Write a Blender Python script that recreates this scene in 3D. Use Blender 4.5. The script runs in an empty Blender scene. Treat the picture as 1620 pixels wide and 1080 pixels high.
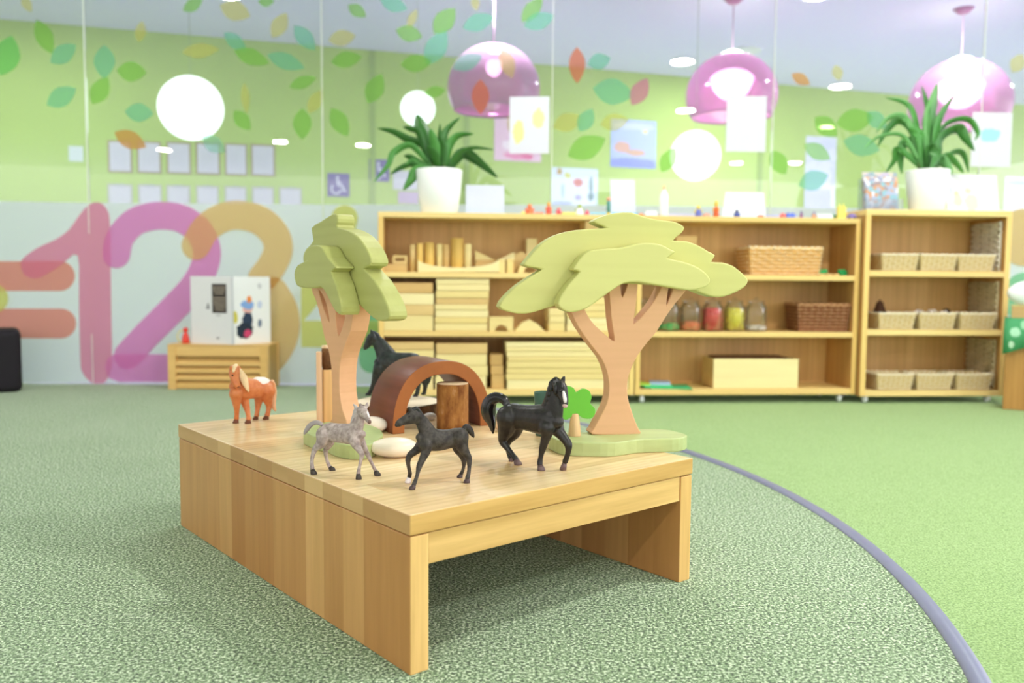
import bpy, bmesh, math, random
from mathutils import Vector, Matrix
from mathutils.geometry import tessellate_polygon
random.seed(7)
S = bpy.context.scene
C = S.collection
PI = math.pi

# ------------------------------------------------------------------ camera
F_PX, PITCH, ROLL, CAMH = 1338.45, 0.0706, 0.0077, 0.5
_F = Vector((0, math.cos(PITCH), -math.sin(PITCH)))
_R = Vector((1, 0, 0)); _U = _R.cross(_F)
RX = _R*math.cos(ROLL) + _U*math.sin(ROLL)
UX = -_R*math.sin(ROLL) + _U*math.cos(ROLL)
CAM = Vector((0, 0, CAMH))
cd = bpy.data.cameras.new('camera'); cam = bpy.data.objects.new('camera', cd); C.objects.link(cam)
cd.sensor_width = 36; cd.lens = F_PX/1620*36; cd.clip_start = .01
cam.matrix_world = Matrix(((RX.x, UX.x, -_F.x, 0), (RX.y, UX.y, -_F.y, 0), (RX.z, UX.z, -_F.z, CAMH), (0, 0, 0, 1)))
cd.dof.use_dof = True; cd.dof.focus_distance = 1.33; cd.dof.aperture_fstop = 3.4
S.camera = cam
# ------------------------------------------------------------------ world, light level
wd = bpy.data.worlds.new('world'); S.world = wd; wd.use_nodes = True
_n = wd.node_tree.nodes; _l = wd.node_tree.links; _bg = _n['Background']
_tc = _n.new('ShaderNodeTexCoord'); _sx = _n.new('ShaderNodeSeparateXYZ'); _rp = _n.new('ShaderNodeValToRGB'); _mp = _n.new('ShaderNodeMapRange')
_l.new(_tc.outputs['Generated'], _sx.inputs[0]); _l.new(_sx.outputs[0], _mp.inputs['Value'])
_mp.inputs['From Min'].default_value = -1; _mp.inputs['From Max'].default_value = 1
_l.new(_mp.outputs[0], _rp.inputs[0])     # made-up ambient gradient: brighter from the right, so the table's left side falls darker
_e = _rp.color_ramp.elements; _e[0].position = .1; _e[0].color = (.34, .33, .32, 1); _e[1].position = .85; _e[1].color = (.95, .90, 1, 1)
_l.new(_rp.outputs[0], _bg.inputs[0]); _bg.inputs[1].default_value = 3.3
S.view_settings.view_transform = 'Standard'; S.view_settings.look = 'None'
S.view_settings.exposure = 0.1; S.view_settings.gamma = 1.0; S.view_settings.use_curve_mapping = False
CEIL = 2.2
def lamp(x, y, z, power, r, col=(1, .95, .94)):
    l = bpy.data.lights.new('downlight_or_fill_light', 'AREA'); l.shape = 'DISK'; l.size = 2*r; l.energy = power; l.color = col
    o = bpy.data.objects.new('downlight_or_fill_light', l); o.location = (x, y, z); C.objects.link(o); return o
# ------------------------------------------------------------------ pixel geometry
def ray(px, py):
    return _F + RX*((px-810)/F_PX) - UX*((py-540)/F_PX)
def G(px, py, z=0.):
    d = ray(px, py); return CAM + d*((z-CAMH)/d.z)
def V(px, py, P, n):
    d = ray(px, py); P = Vector((P[0], P[1], 0)); n = Vector((n[0], n[1], 0))
    return CAM + d*((P-CAM).dot(n)/d.dot(n))
def YP(px, py, Y):
    return V(px, py, (0, Y), (0, 1))

# glass wall plan (panel ends); the downlights not added as fill stand where their mirror images show in the panes
GP = [(-3.05, 3.88), (-1.998, 4.02), (-.895, 4.02), (.176, 3.94), (1.196, 3.97), (2.19, 4.03), (3.3, 4.1)]
seam_px = [-200, 145, 512, 870, 1213, 1542, 1900]
def mirrored(px, py, z=CEIL-.02):
    i = max(k for k in range(6) if px >= seam_px[k]); a, b = Vector(GP[i]), Vector(GP[i+1]); d = (b-a).normalized(); n = Vector((d.y, -d.x, 0))
    h = V(px, py, a, n); q = (h-CAM).normalized(); q = q-n*(2*q.dot(n)); return h+q*((z-h.z)/q.z)
DOWN_AND_FILL = []
for px, py, pw in ((1080, 98, 30), (1330, 137, 14), (1085, 175, 22), (1310, 201, 14), (1165, 258, 12), (1258, 258, 12), (575, 230, 22), (260, 237, 16), (838, 205, 30)):  # last one is added front fill, its mirror image hidden behind the taped sheet
    p = mirrored(px, py); DOWN_AND_FILL.append((p.x, p.y, pw)); lamp(p.x, p.y, CEIL-.02, pw, .085)
for x, y, pw in ((-1.7, 2.9, 15), (.1, 2.93, 14), (1.9, 2.95, 15)): DOWN_AND_FILL.append((x, y, pw)); lamp(x, y, CEIL-.02, pw, .085)  # three lamps added to lighten the far floor, mirrored outside the frame
BACKFILL = [(-2.9, 4.6, 27), (-.1, 4.75, 27), (2.6, 4.9, 27), (1.7, 6.3, 27), (4.2, 6.3, 27)]  # lamps added to light the room beyond the glass, none known there
for x, y, p in BACKFILL: lamp(x, y, CEIL-.02, p, .085, (.95, .93, 1.05))

# ------------------------------------------------------------------ materials
def lin(c):
    if isinstance(c, str):
        c = [int(c[i:i+2], 16)/255 for i in (0, 2, 4)]
    return tuple((x/12.92 if x <= .04045 else ((x+.055)/1.055)**2.4) for x in c) + (1,)
class NT:
    def __init__(s, name):
        s.m = bpy.data.materials.new(name); s.m.use_nodes = True; s.t = s.m.node_tree; s.n = s.t.nodes; s.n.clear()
        s.out = s.n.new('ShaderNodeOutputMaterial')
    def new(s, t, **k):
        n = s.n.new('ShaderNode'+t)
        for a, b in k.items(): setattr(n, a, b)
        return n
    def ln(s, a, b): s.t.links.new(a, b)
    def bsdf(s, rough=.6, spec=.4, **k):
        b = s.new('BsdfPrincipled'); b.inputs['Roughness'].default_value = rough
        b.inputs['Specular IOR Level'].default_value = spec
        s.ln(b.outputs[0], s.out.inputs[0]); return b
    def math(s, op, a, b=None):
        n = s.new('Math', operation=op)
        for i, v in enumerate((a, b)):
            if v is None: continue
            if hasattr(v, 'is_linked'): s.ln(v, n.inputs[i])
            else: n.inputs[i].default_value = v
        return n.outputs[0]
    def mix(s, f, a, b, bt='MIX'):
        n = s.new('Mix', data_type='RGBA', blend_type=bt)
        for i, v in ((0, f), (6, a), (7, b)):
            if hasattr(v, 'is_linked'): s.ln(v, n.inputs[i])
            else: n.inputs[i].default_value = v
        return n.outputs[2]
    def ramp(s, f, stops):
        n = s.new('ValToRGB'); e = n.color_ramp.elements
        while len(e) < len(stops): e.new(.5)
        for i, (p, c) in enumerate(stops): e[i].position = p; e[i].color = c
        s.ln(f, n.inputs[0]); return n.outputs[0]
    def coord(s, scale=(1, 1, 1), loc=(0, 0, 0), kind='Object'):
        t = s.new('TexCoord'); m = s.new('Mapping'); m.inputs['Scale'].default_value = scale; m.inputs['Location'].default_value = loc
        s.ln(t.outputs[kind], m.inputs[0]); return m.outputs[0]
    def noise(s, vec, scale, det=3, rough=.5):
        n = s.new('TexNoise'); n.inputs['Scale'].default_value = scale; n.inputs['Detail'].default_value = det; n.inputs['Roughness'].default_value = rough
        s.ln(vec, n.inputs[0]); return n.outputs[0]
    def bump(s, h, b, strength=.2, dist=.002):
        n = s.new('Bump'); n.inputs['Strength'].default_value = strength; n.inputs['Distance'].default_value = dist
        s.ln(h, n.inputs['Height']); s.ln(n.outputs[0], b.inputs['Normal'])
_mc = {}
def plain(col, rough=.6, spec=.4, var=.06, nscale=40, name=None):
    key = (col, rough, spec, var, nscale)
    if key in _mc: return _mc[key]
    t = NT(name or 'plain_'+str(col)); b = t.bsdf(rough, spec); c = lin(col)
    f = t.noise(t.coord(), nscale)
    t.ln(t.mix(f, tuple(max(0, x*(1-var)) for x in c[:3])+(1,), tuple(min(1, x*(1+var)) for x in c[:3])+(1,)), b.inputs['Base Color'])
    _mc[key] = t.m; return t.m
def wood(name, c1, c2, grain=0, strip=None, sw=.05, rough=.4, spec=.4, contrast=.35, gs=14, joint=None, wave=.12):
    """c1, c2 stave colours; grain axis; strip axis = stave width axis"""
    t = NT(name); b = t.bsdf(rough, spec)
    sc = [gs*6]*3; sc[grain] = gs*.35
    v = t.coord(tuple(sc))
    tc = t.new('TexCoord'); sep = t.new('SeparateXYZ'); t.ln(tc.outputs['Object'], sep.inputs[0])
    if strip is not None:
        k = t.math('FLOOR', t.math('DIVIDE', sep.outputs[strip], sw))
        cmb = t.new('CombineXYZ'); t.ln(k, cmb.inputs[0])
        if joint:
            w1 = t.new('TexWhiteNoise', noise_dimensions='1D'); t.ln(k, w1.inputs['W'])
            off = t.math('ADD', t.math('DIVIDE', sep.outputs[grain], joint), w1.outputs[0])
            t.ln(t.math('FLOOR', off), cmb.inputs[1])
        wn = t.new('TexWhiteNoise'); t.ln(cmb.outputs[0], wn.inputs[0]); r = wn.outputs[0]
        va = t.new('VectorMath', operation='ADD'); vs = t.new('VectorMath', operation='SCALE')
        t.ln(wn.outputs[1], vs.inputs[0]); vs.inputs['Scale'].default_value = 9
        t.ln(v, va.inputs[0]); t.ln(vs.outputs[0], va.inputs[1]); v = va.outputs[0]
    else:
        info = t.new('ObjectInfo'); r = info.outputs['Random']
    base = t.mix(r, lin(c1), lin(c2))
    n = t.noise(v, 1.0, 5, .62)
    wv = t.new('TexWave', wave_type='BANDS', bands_direction='XYZ'[(grain+1) % 3]); wv.inputs['Scale'].default_value = .35
    wv.inputs['Distortion'].default_value = 7; wv.inputs['Detail'].default_value = 2; t.ln(v, wv.inputs[0])
    f = t.math('ADD', t.math('MULTIPLY', n, 1-wave), t.math('MULTIPLY', wv.outputs[1], wave))
    g = t.ramp(f, [(.3, (1-contrast, 1-contrast*1.15, 1-contrast*1.5, 1)), (.62, (1, 1, 1, 1))])
    t.ln(t.mix(1.0, base, g, 'MULTIPLY'), b.inputs['Base Color'])
    t.bump(n, b, .12, .001)
    return t.m
def emit(name, col, st):
    t = NT(name); e = t.new('Emission'); e.inputs[0].default_value = lin(col); e.inputs[1].default_value = st
    t.ln(e.outputs[0], t.out.inputs[0]); return t.m
def film(name, col, op=.4, diff=None):
    """translucent coloured vinyl film: filters what is behind and scatters a little"""
    t = NT(name); tr = t.new('BsdfTransparent'); tr.inputs[0].default_value = lin(col)
    d = t.new('BsdfDiffuse'); d.inputs[0].default_value = lin(diff or col); tl = t.new('BsdfTranslucent'); tl.inputs[0].default_value = lin(diff or col)
    m1 = t.new('MixShader'); m1.inputs[0].default_value = .45; t.ln(d.outputs[0], m1.inputs[1]); t.ln(tl.outputs[0], m1.inputs[2])
    m2 = t.new('MixShader'); m2.inputs[0].default_value = op; t.ln(tr.outputs[0], m2.inputs[1]); t.ln(m1.outputs[0], m2.inputs[2])
    t.ln(m2.outputs[0], t.out.inputs[0]); return t.m
def thin_glass(name, tint='ffffff', refl=1.0, rough=0.0, haze=0, hazecol='ffffff'):
    t = NT(name); tr = t.new('BsdfTransparent'); tr.inputs[0].default_value = lin(tint)
    g = t.new('BsdfGlossy'); g.inputs['Roughness'].default_value = rough
    fr = t.new('Fresnel'); fr.inputs[0].default_value = 1.5
    m = t.new('MixShader'); t.ln(t.math('MULTIPLY', fr.outputs[0], refl), m.inputs[0]); t.ln(tr.outputs[0], m.inputs[1]); t.ln(g.outputs[0], m.inputs[2])
    if haze:
        d = t.new('BsdfDiffuse'); d.inputs[0].default_value = lin(hazecol); m2 = t.new('MixShader'); m2.inputs[0].default_value = haze
        t.ln(m.outputs[0], m2.inputs[1]); t.ln(d.outputs[0], m2.inputs[2]); m = m2
    t.ln(m.outputs[0], t.out.inputs[0]); return t.m
def carpet(name, cols, scale=420, fl=.5):
    t = NT(name); b = t.bsdf(.95, .1)
    v = t.coord(kind='Object'); n = t.noise(v, scale, 4, .75); n2 = t.noise(v, scale*.35, 2, .5); n3 = t.noise(v, 3, 2)
    base = t.ramp(n, [(.42, lin(cols[0])), (.46, lin(cols[1])), (.53, lin(cols[2])), (.59, lin(cols[3]))])
    c = t.mix(t.math('MULTIPLY', n2, fl), base, lin(cols[1]))
    c = t.mix(t.math('MULTIPLY', n3, .12), c, lin(cols[3]))
    b.inputs['Sheen Weight'].default_value = .26; b.inputs['Sheen Roughness'].default_value = .45; b.inputs['Sheen Tint'].default_value = (.85, 1, .8, 1)
    t.ln(c, b.inputs['Base Color']); t.bump(n, b, .6, .004); return t.m

# ------------------------------------------------------------------ mesh building
class MB:
    def __init__(s): s.v = []; s.f = []; s.sm = []
    def add(s, vs, fs, smooth=False):
        k = len(s.v); s.v += [tuple(v) for v in vs]; s.f += [tuple(i+k for i in f) for f in fs]; s.sm += [smooth]*len(fs); return s
    def box(s, x0, x1, y0, y1, z0, z1):
        return s.add([(x0,y0,z0),(x1,y0,z0),(x1,y1,z0),(x0,y1,z0),(x0,y0,z1),(x1,y0,z1),(x1,y1,z1),(x0,y1,z1)],
                     [(0,3,2,1),(4,5,6,7),(0,1,5,4),(1,2,6,5),(2,3,7,6),(3,0,4,7)])
    def lathe(s, prof, n=24, c=(0,0,0), sx=1, sy=1):
        vs = []; fs = []
        for r, z in prof:
            for i in range(n): a = 2*PI*i/n; vs.append((c[0]+r*sx*math.cos(a), c[1]+r*sy*math.sin(a), c[2]+z))
        for j in range(len(prof)-1):
            for i in range(n):
                a = j*n+i; b = j*n+(i+1) % n; fs.append((a, b, b+n, a+n))
        s.add(vs, fs, True)
        s.add([vs[i] for i in range(n)], [tuple(reversed(range(n)))]) if prof[0][0] > 1e-5 else None
        k = (len(prof)-1)*n
        s.add([vs[k+i] for i in range(n)], [tuple(range(n))]) if prof[-1][0] > 1e-5 else None
        return s
    def prism(s, pts, z0, z1):
        n = len(pts); vs = [(x, y, z0) for x, y in pts]+[(x, y, z1) for x, y in pts]
        fs = [(i, (i+1) % n, (i+1) % n+n, i+n) for i in range(n)]
        fs += [tuple(reversed(range(n))), tuple(range(n, 2*n))]
        return s.add(vs, fs)
    def tube(s, pts, ra, rb=None, lat=None, n=12, cap=True):
        rb = rb or ra; pts = [Vector(p) for p in pts]; vs = []; fs = []; m = len(pts)
        if not hasattr(ra, '__len__'): ra = [ra]*m
        if not hasattr(rb, '__len__'): rb = [rb]*m
        for i, p in enumerate(pts):
            T = (pts[min(i+1, m-1)]-pts[max(i-1, 0)])
            T = T.normalized() if T.length > 1e-9 else Vector((0, 0, 1))
            L = Vector(lat) if lat is not None else (Vector((0, 0, 1)) if abs(T.z) < .8 else Vector((1, 0, 0)))
            L = (L-T*L.dot(T)); L.normalize(); N = T.cross(L)
            for k in range(n):
                a = 2*PI*k/n; vs.append(p+N*(ra[i]*math.cos(a))+L*(rb[i]*math.sin(a)))
        for j in range(m-1):
            for k in range(n):
                a = j*n+k; b = j*n+(k+1) % n; fs.append((a, b, b+n, a+n))
        if cap: fs += [tuple(reversed(range(n))), tuple(range((m-1)*n, m*n))]
        return s.add(vs, fs, True)
    def ball(s, c, rx, ry=None, rz=None, n=14, m=9, rot=None):
        ry = ry or rx; rz = rz or rx; vs = []; fs = []
        for j in range(m+1):
            t = PI*j/m
            for i in range(n):
                a = 2*PI*i/n; p = Vector((rx*math.sin(t)*math.cos(a), ry*math.sin(t)*math.sin(a), -rz*math.cos(t)))
                if rot is not None: p = rot @ p
                vs.append(p+Vector(c))
        for j in range(m):
            for i in range(n):
                a = j*n+i; b = j*n+(i+1) % n; fs.append((a, b, b+n, a+n))
        return s.add(vs, fs, True)
    def mesh(s, name):
        me = bpy.data.meshes.new(name); me.from_pydata(s.v, [], s.f); me.update()
        for p, q in zip(me.polygons, s.sm): p.use_smooth = q
        bm = bmesh.new(); bm.from_mesh(me); bmesh.ops.remove_doubles(bm, verts=bm.verts, dist=1e-6)
        bmesh.ops.recalc_face_normals(bm, faces=bm.faces); bm.to_mesh(me); bm.free(); return me
def tag(o, label=None, cat=None, group=None, kind=None):
    for k, v in (('label', label), ('category', cat), ('group', group), ('kind', kind)):
        if v: o[k] = v
    return o
def obj(name, mb, mat, parent=None, bevel=0, seg=2, loc=None, rz=0, smooth=False):
    me = mb.mesh(name) if isinstance(mb, MB) else mb
    o = bpy.data.objects.new(name, me); C.objects.link(o)
    if mat: me.materials.clear(); me.materials.append(mat)
    if parent: o.parent = parent
    if loc is not None: o.location = loc
    if rz: o.rotation_euler.z = rz
    if bevel:
        b = o.modifiers.new('bevel', 'BEVEL'); b.width = bevel; b.segments = seg; b.limit_method = 'ANGLE'; b.angle_limit = .7
    if smooth:
        for p in me.polygons: p.use_smooth = True
    return o
def empty(name, loc, label=None, cat=None, group=None, rz=0, kind=None):
    o = bpy.data.objects.new(name, None); C.objects.link(o); o.location = loc; o.rotation_euler.z = rz; o.empty_display_size = .05
    return tag(o, label, cat, group, kind)
def dup(root, loc, rz=0, label=None, group=None):
    r = root.copy(); C.objects.link(r); r.location = loc; r.rotation_euler.z = rz
    if label: r['label'] = label
    if group: r['group'] = group
    for ch in list(root.children):
        c = ch.copy(); C.objects.link(c); c.parent = r
        for g in ch.children:
            d = g.copy(); C.objects.link(d); d.parent = c
    return r
def spline(pts, sub=4, closed=False):
    n = len(pts); out = []
    P = [Vector(p) if not isinstance(p, Vector) else p for p in pts]
    for i in range(n if closed else n-1):
        if closed: a, b, c, d = P[(i-1) % n], P[i], P[(i+1) % n], P[(i+2) % n]
        else: a, b, c, d = P[max(i-1, 0)], P[i], P[i+1], P[min(i+2, n-1)]
        for k in range(sub):
            t = k/sub
            out.append(.5*((2*b)+(c-a)*t+(2*a-5*b+4*c-d)*t*t+(3*b-a-3*c+d)*t**3))
    if not closed: out.append(P[-1])
    return out
def filled(name, loops, t, bev=0.0):
    """mesh of a flat board with rounded arrises from 2-D loops, centred on z=0"""
    cu = bpy.data.curves.new(name, 'CURVE'); cu.dimensions = '2D'; cu.fill_mode = 'BOTH'
    cu.extrude = max(t/2-bev, 0); cu.bevel_depth = bev; cu.bevel_resolution = 2; cu.offset = -bev
    for lp in loops:
        sp = cu.splines.new('POLY'); sp.points.add(len(lp)-1); sp.use_cyclic_u = True
        for p, q in zip(sp.points, lp): p.co = (q[0], q[1], 0, 1)
    o = bpy.data.objects.new('tmp', cu); C.objects.link(o)
    dg = bpy.context.evaluated_depsgraph_get(); me = bpy.data.meshes.new_from_object(o.evaluated_get(dg)); me.name = name
    bpy.data.objects.remove(o); bpy.data.curves.remove(cu)
    for p in me.polygons: p.use_smooth = False
    return me
def remeshed(mb, vox, it=6, fac=.5):
    me = mb.mesh('tmp'); o = bpy.data.objects.new('tmp', me); C.objects.link(o)
    r = o.modifiers.new('r', 'REMESH'); r.mode = 'VOXEL'; r.voxel_size = vox; r.use_smooth_shade = True
    sm = o.modifiers.new('s', 'SMOOTH'); sm.iterations = it; sm.factor = fac
    dg = bpy.context.evaluated_depsgraph_get(); m2 = bpy.data.meshes.new_from_object(o.evaluated_get(dg))
    bpy.data.objects.remove(o)
    for p in m2.polygons: p.use_smooth = True
    return m2

# ================================================================== SETTING
M_fl_in = carpet('flecked_carpet', ['0c1614', '52704e', '90b07a', 'f2fce6'], 215, .05)
M_fl_out = carpet('lime_carpet', ['6c8a50', '8eae6e', 'a2c27e', 'bcd69a'], 300, .35)
# carpet border circle through points measured on the floor
pp = [G(*p) for p in ((1084, 714), (1202, 760), (1284, 803), (1373, 864), (1439, 921), (1487.5, 978), (1549, 1076))]
def circ(a, b, c):
    ax, ay, bx, by, cx, cy = a.x, a.y, b.x, b.y, c.x, c.y
    d = 2*(ax*(by-cy)+bx*(cy-ay)+cx*(ay-by))
    ux = ((ax*ax+ay*ay)*(by-cy)+(bx*bx+by*by)*(cy-ay)+(cx*cx+cy*cy)*(ay-by))/d
    uy = ((ax*ax+ay*ay)*(cx-bx)+(bx*bx+by*by)*(ax-cx)+(cx*cx+cy*cy)*(bx-ax))/d
    return Vector((ux, uy)), math.hypot(ax-ux, ay-uy)
cc, cr = circ(pp[0], pp[3], pp[6])
print('circle', cc, cr)
tag(obj('floor', MB().box(-7, 8, -6, 4.0, -.05, -.0008), M_fl_out), kind='structure')
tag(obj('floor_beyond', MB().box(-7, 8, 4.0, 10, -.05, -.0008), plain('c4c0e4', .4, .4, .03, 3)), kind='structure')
def disc(c, r, n=160, z0=-.0008, z1=0.): return MB().prism([(c.x+r*math.cos(2*PI*i/n), c.y+r*math.sin(2*PI*i/n)) for i in range(n)], z0, z1)
a_top = math.asin(max(-1, min(1, (3.62-cc.y)/cr))); a_bot = -PI/2; NA = 150
arcp = [(cc.x+cr*math.cos(a), cc.y+cr*math.sin(a)) for a in [a_top+(a_bot-a_top)*i/NA for i in range(NA+1)]]
tag(obj('carpet_inlay', MB().prism([(-6.9, 3.99), (arcp[0][0]-.25, 3.99)]+arcp+[(-6.9, arcp[-1][1])], -.0008, 0), M_fl_in), 'flecked dark and light green carpet inside the curved grey strip', 'carpet')
prof = [(-.014, .0005), (-.010, .0055), (0, .007), (.010, .0055), (.014, .0005)]
vs = []; fs = []
for a in [a_top+(a_bot-a_top)*i/NA for i in range(NA+1)]:
    for dr, z in prof: vs.append((cc.x+(cr+dr)*math.cos(a), cc.y+(cr+dr)*math.sin(a), z))
for i in range(NA):
    for k in range(4): a = i*5+k; b = a+5; fs.append((a, b, b+1, a+1))
tag(obj('floor_strip', MB().add(vs, fs, True), plain('8084a0', .35, .6, .08, 60)), 'curved lavender grey rubber strip edging the flecked carpet', 'floor strip')

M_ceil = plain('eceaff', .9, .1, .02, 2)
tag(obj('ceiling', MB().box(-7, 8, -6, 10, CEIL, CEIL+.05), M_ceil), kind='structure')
# far green wall
WA, WB = Vector((-5.2, 5.18)), Vector((7.4, 8.88))
wd2 = (WB-WA).normalized(); wn = Vector((wd2.y, -wd2.x))     # towards camera
M_green = plain('b4cc6c', .7, .25, .05, 2.5)
def along(mb_pts, z0, z1): return MB().prism(mb_pts, z0, z1)
tag(obj('wall_back', MB().prism([tuple(WA), tuple(WB), tuple(WB-wn*.08), tuple(WA-wn*.08)], 0, CEIL), M_green), kind='structure')
# glass wall panels
M_glass = thin_glass('clear_glass', 'f4fbf6', 1.6, 0, .05, 'f4f8ff')
M_frost = film('frosted_film', 'e6f6f2', .97, 'f2fcff')
M_frost2 = film('frosted_film_b', 'e6f6f2', .93, 'd8f0ec')
M_seal = plain('e6efe2', .3, .5)
WIN = []
BAND = .855
for i in range(6):
    a, b = Vector(GP[i]), Vector(GP[i+1]); d = (b-a).normalized(); nn = Vector((d.y, -d.x))
    e0, e1 = a+d*.003, b-d*.003
    o = obj('window_%d' % (i+1), MB().prism([tuple(e0), tuple(e1), tuple(e1-nn*.006), tuple(e0-nn*.006)], .004, CEIL-.002), M_glass)
    tag(o, kind='structure'); WIN.append((o, a, d, nn))
    # single-sided film on the room side of the pane
    q = [e0+nn*.001, e1+nn*.001]
    fb = MB().add([(q[0].x, q[0].y, .006), (q[1].x, q[1].y, .006), (q[1].x, q[1].y, BAND), (q[0].x, q[0].y, BAND)], [(0, 1, 2, 3)])
    fo = obj('frosted_film', fb, M_frost, o); fo['label'] = 'pale mint frosted film'
    sl = obj('edge_seal', MB().box(b.x-.0014, b.x+.0014, b.y-.007, b.y+.001, .004, CEIL-.003), M_seal, o)
def panel_at(px):
    for i in range(6):
        if px < seam_px[i+1]: return i
    return 5
def on_glass(px, py, off, pan=None):
    i = panel_at(px) if pan is None else pan
    o, a, d, nn = WIN[i]; P = a+nn*off; return V(px, py, P, nn)
FILM = {'g': film('leaf_green', 'c8ecb0', .3, 'b4e68c'), 'G': film('leaf_bright_green', 'b8f0b4', .35, 'a0e8a0'),
        't': film('leaf_teal', 'c0ecdc', .32, 'a8e4cc'), 'T': film('leaf_pale_teal', 'd4f0e8', .3, 'c0e8dc'),
        'y': film('leaf_yellow', 'f6f0c0', .25, 'f0ecb0'), 'o': film('leaf_orange', 'f2c490', .42, 'f0c088'),
        'r': film('leaf_red', 'f2b4a0', .45, 'ee9c84'), 'p': film('leaf_magenta', 'f0c0d8', .4, 'eca0c8')}
NAMES = {'g': 'green', 'G': 'bright green', 't': 'teal', 'T': 'pale teal', 'y': 'pale yellow', 'o': 'orange', 'r': 'red', 'p': 'magenta'}
LEAVES = [('y',42,6,30,16,60),('g',305,8,36,20,-30),('y',372,17,52,32,20),('g',421,2,26,18,0),('y',442,40,46,26,-60),('t',482,60,52,26,50),
 ('y',541,60,44,26,-10),('g',70,58,60,28,65),('G',10,88,66,44,-75),('t',100,85,50,30,-35),('t',165,98,54,34,90),('g',158,143,50,30,-60),
 ('g',208,113,48,32,5),('t',97,153,54,32,-30),('t',220,178,46,30,5),('o',206,221,56,28,25),('T',338,228,44,26,35),('y',222,50,34,18,-80),
 ('t',372,66,46,22,40),('g',398,90,60,26,20),('t',452,97,64,26,20),('y',317,80,60,24,-5),('g',479,130,46,20,-20),('y',499,160,44,22,-60),
 ('g',478,196,50,30,90),('g',383,190,40,24,50),('y',388,155,50,14,85),('g',537,193,52,28,60),('g',565,17,34,20,35),('t',623,7,46,24,20),
 ('y',652,30,34,14,-65),('g',647,53,44,26,15),('g',703,33,52,32,-50),('t',690,75,64,34,-60),('t',757,35,54,28,-20),('y',752,5,24,14,80),
 ('g',842,15,52,24,-50),('t',853,33,52,28,-20),('g',548,94,50,26,-10),('g',658,100,50,28,-5),('t',740,98,52,26,-25),('g',593,140,52,30,-65),
 ('g',688,145,34,18,-10),('r',760,153,56,28,90),('r',913,103,58,26,90),('t',948,97,38,26,-15),('t',970,145,66,42,10),('p',1012,145,50,28,-60),
 ('y',802,100,50,26,70),('y',898,193,50,30,-20),('t',927,190,42,26,-60),('g',928,233,66,38,-25),('y',972,193,46,28,-10),('y',817,203,56,26,70),
 ('y',855,180,44,24,-50),('g',1057,253,44,24,-60),('o',1267,125,34,18,30),('y',1325,115,26,18,75),('g',1353,190,62,36,-10),('g',1307,200,46,30,40),
 ('g',1293,240,48,26,30),('t',1387,190,40,26,40),('t',1363,230,60,34,15),('t',1287,285,50,32,-20),('g',1232,257,44,28,60),('y',1610,100,34,24,-60)]
for k, (c, x, y, L, w, ang) in enumerate(LEAVES):
    a = math.radians(ang); pan = panel_at(x); pts = []
    N = 9
    prof = [(-.5+j/N, (1-abs(2*j/N-1)**2.2)*(.5 if j < N*.6 else .46)) for j in range(N+1)]
    side = [(u, h) for u, h in prof]+[(u, -h) for u, h in reversed(prof[1:-1])]
    for u, h in side:
        dx, dy = u*L, h*w
        pts.append(on_glass(x+dx*math.cos(a)-dy*math.sin(a), y+dx*math.sin(a)+dy*math.cos(a), .0015+.0003*(k % 3), pan))
    o = obj('leaf_decal', MB().add(pts, [tuple(range(len(pts)))]), FILM[c], WIN[pan][0])
    o['label'] = NAMES[c]+' leaf decal'
# number decals on the frosted band
DG = {'sal': film('digit_salmon', 'fad0c6', .6, 'f4b0a4'), 'pk': film('digit_pink', 'facadc', .55, 'f4b0c8'), 'mg': film('digit_magenta', 'fac8ee', .55, 'f2acdc'),
      'or': film('digit_orange', 'fae8c4', .55, 'f6d8a4'), 'ye': film('digit_yellow', 'f4f2b8', .5, 'ecec9c'), 'gr': film('digit_green', 'c4ecd0', .5, 'a8e4b8')}
def stroke(name, path, w, mat, off, pan, label, sub=6, smooth=True):
    P = [Vector((x, y, 0)) for x, y in path]; P = spline(P, sub) if smooth else P
    L = []; Rr = []
    for i, p in enumerate(P):
        t = (P[min(i+1, len(P)-1)]-P[max(i-1, 0)]).normalized(); nrm = Vector((-t.y, t.x, 0)); L.append(p+nrm*w/2); Rr.append(p-nrm*w/2)
    t0 = (P[0]-P[1]).normalized(); t1 = (P[-1]-P[-2]).normalized()
    def cap(c, t, a):  # half circle from side a to opposite
        n0 = Vector((-t.y, t.x, 0)); return [c+(n0*math.cos(q)*a+t*math.sin(q))*w/2 for q in [PI*k/10 for k in range(1, 10)]]
    mb = MB()
    G3 = lambda q: on_glass(q.x, q.y, off, pan if pan is not None else None)
    vs = [G3(q) for q in L]+[G3(q) for q in Rr]; m = len(P)
    mb.add(vs, [(i, i+1, i+1+m, i+m) for i in range(m-1)])
    for c, t in ((P[0], t0), (P[-1], t1)):
        n0 = Vector((-t.y, t.x, 0)); arc = [c+n0*w/2]+cap(c, t, 1)+[c-n0*w/2]
        mb.add([G3(q) for q in arc], [tuple(range(len(arc)))])
    o = obj(name, mb, mat, WIN[pan if pan is not None else panel_at(path[0][0])][0]); o['label'] = label; return o
stroke('number_decal', [(-40, 436.5), (95, 436.5)], 47, DG['sal'], .003, 0, 'salmon upper bar of the equals sign', 1)
stroke('number_decal', [(-40, 511.5), (97, 511.5)], 47, DG['sal'], .003, 0, 'salmon lower bar of the equals sign', 1)
one = [(33,420),(36,409),(59,392),(89,378),(110,362),(127,338),(142,323),(157,320),(169,331),(174,353),(175,420),(176,500),(177,566),(172,595),(160,608),(143,604),(130,588),(127,566),(125,480),(123,404),(98,418),(71,435),(55,440),(39,435)]
pts = [on_glass(p.x, p.y, .0045, 0 if p.x < 145 else 1) for p in spline([Vector((x, y, 0)) for x, y in one], 3, True)]
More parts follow.
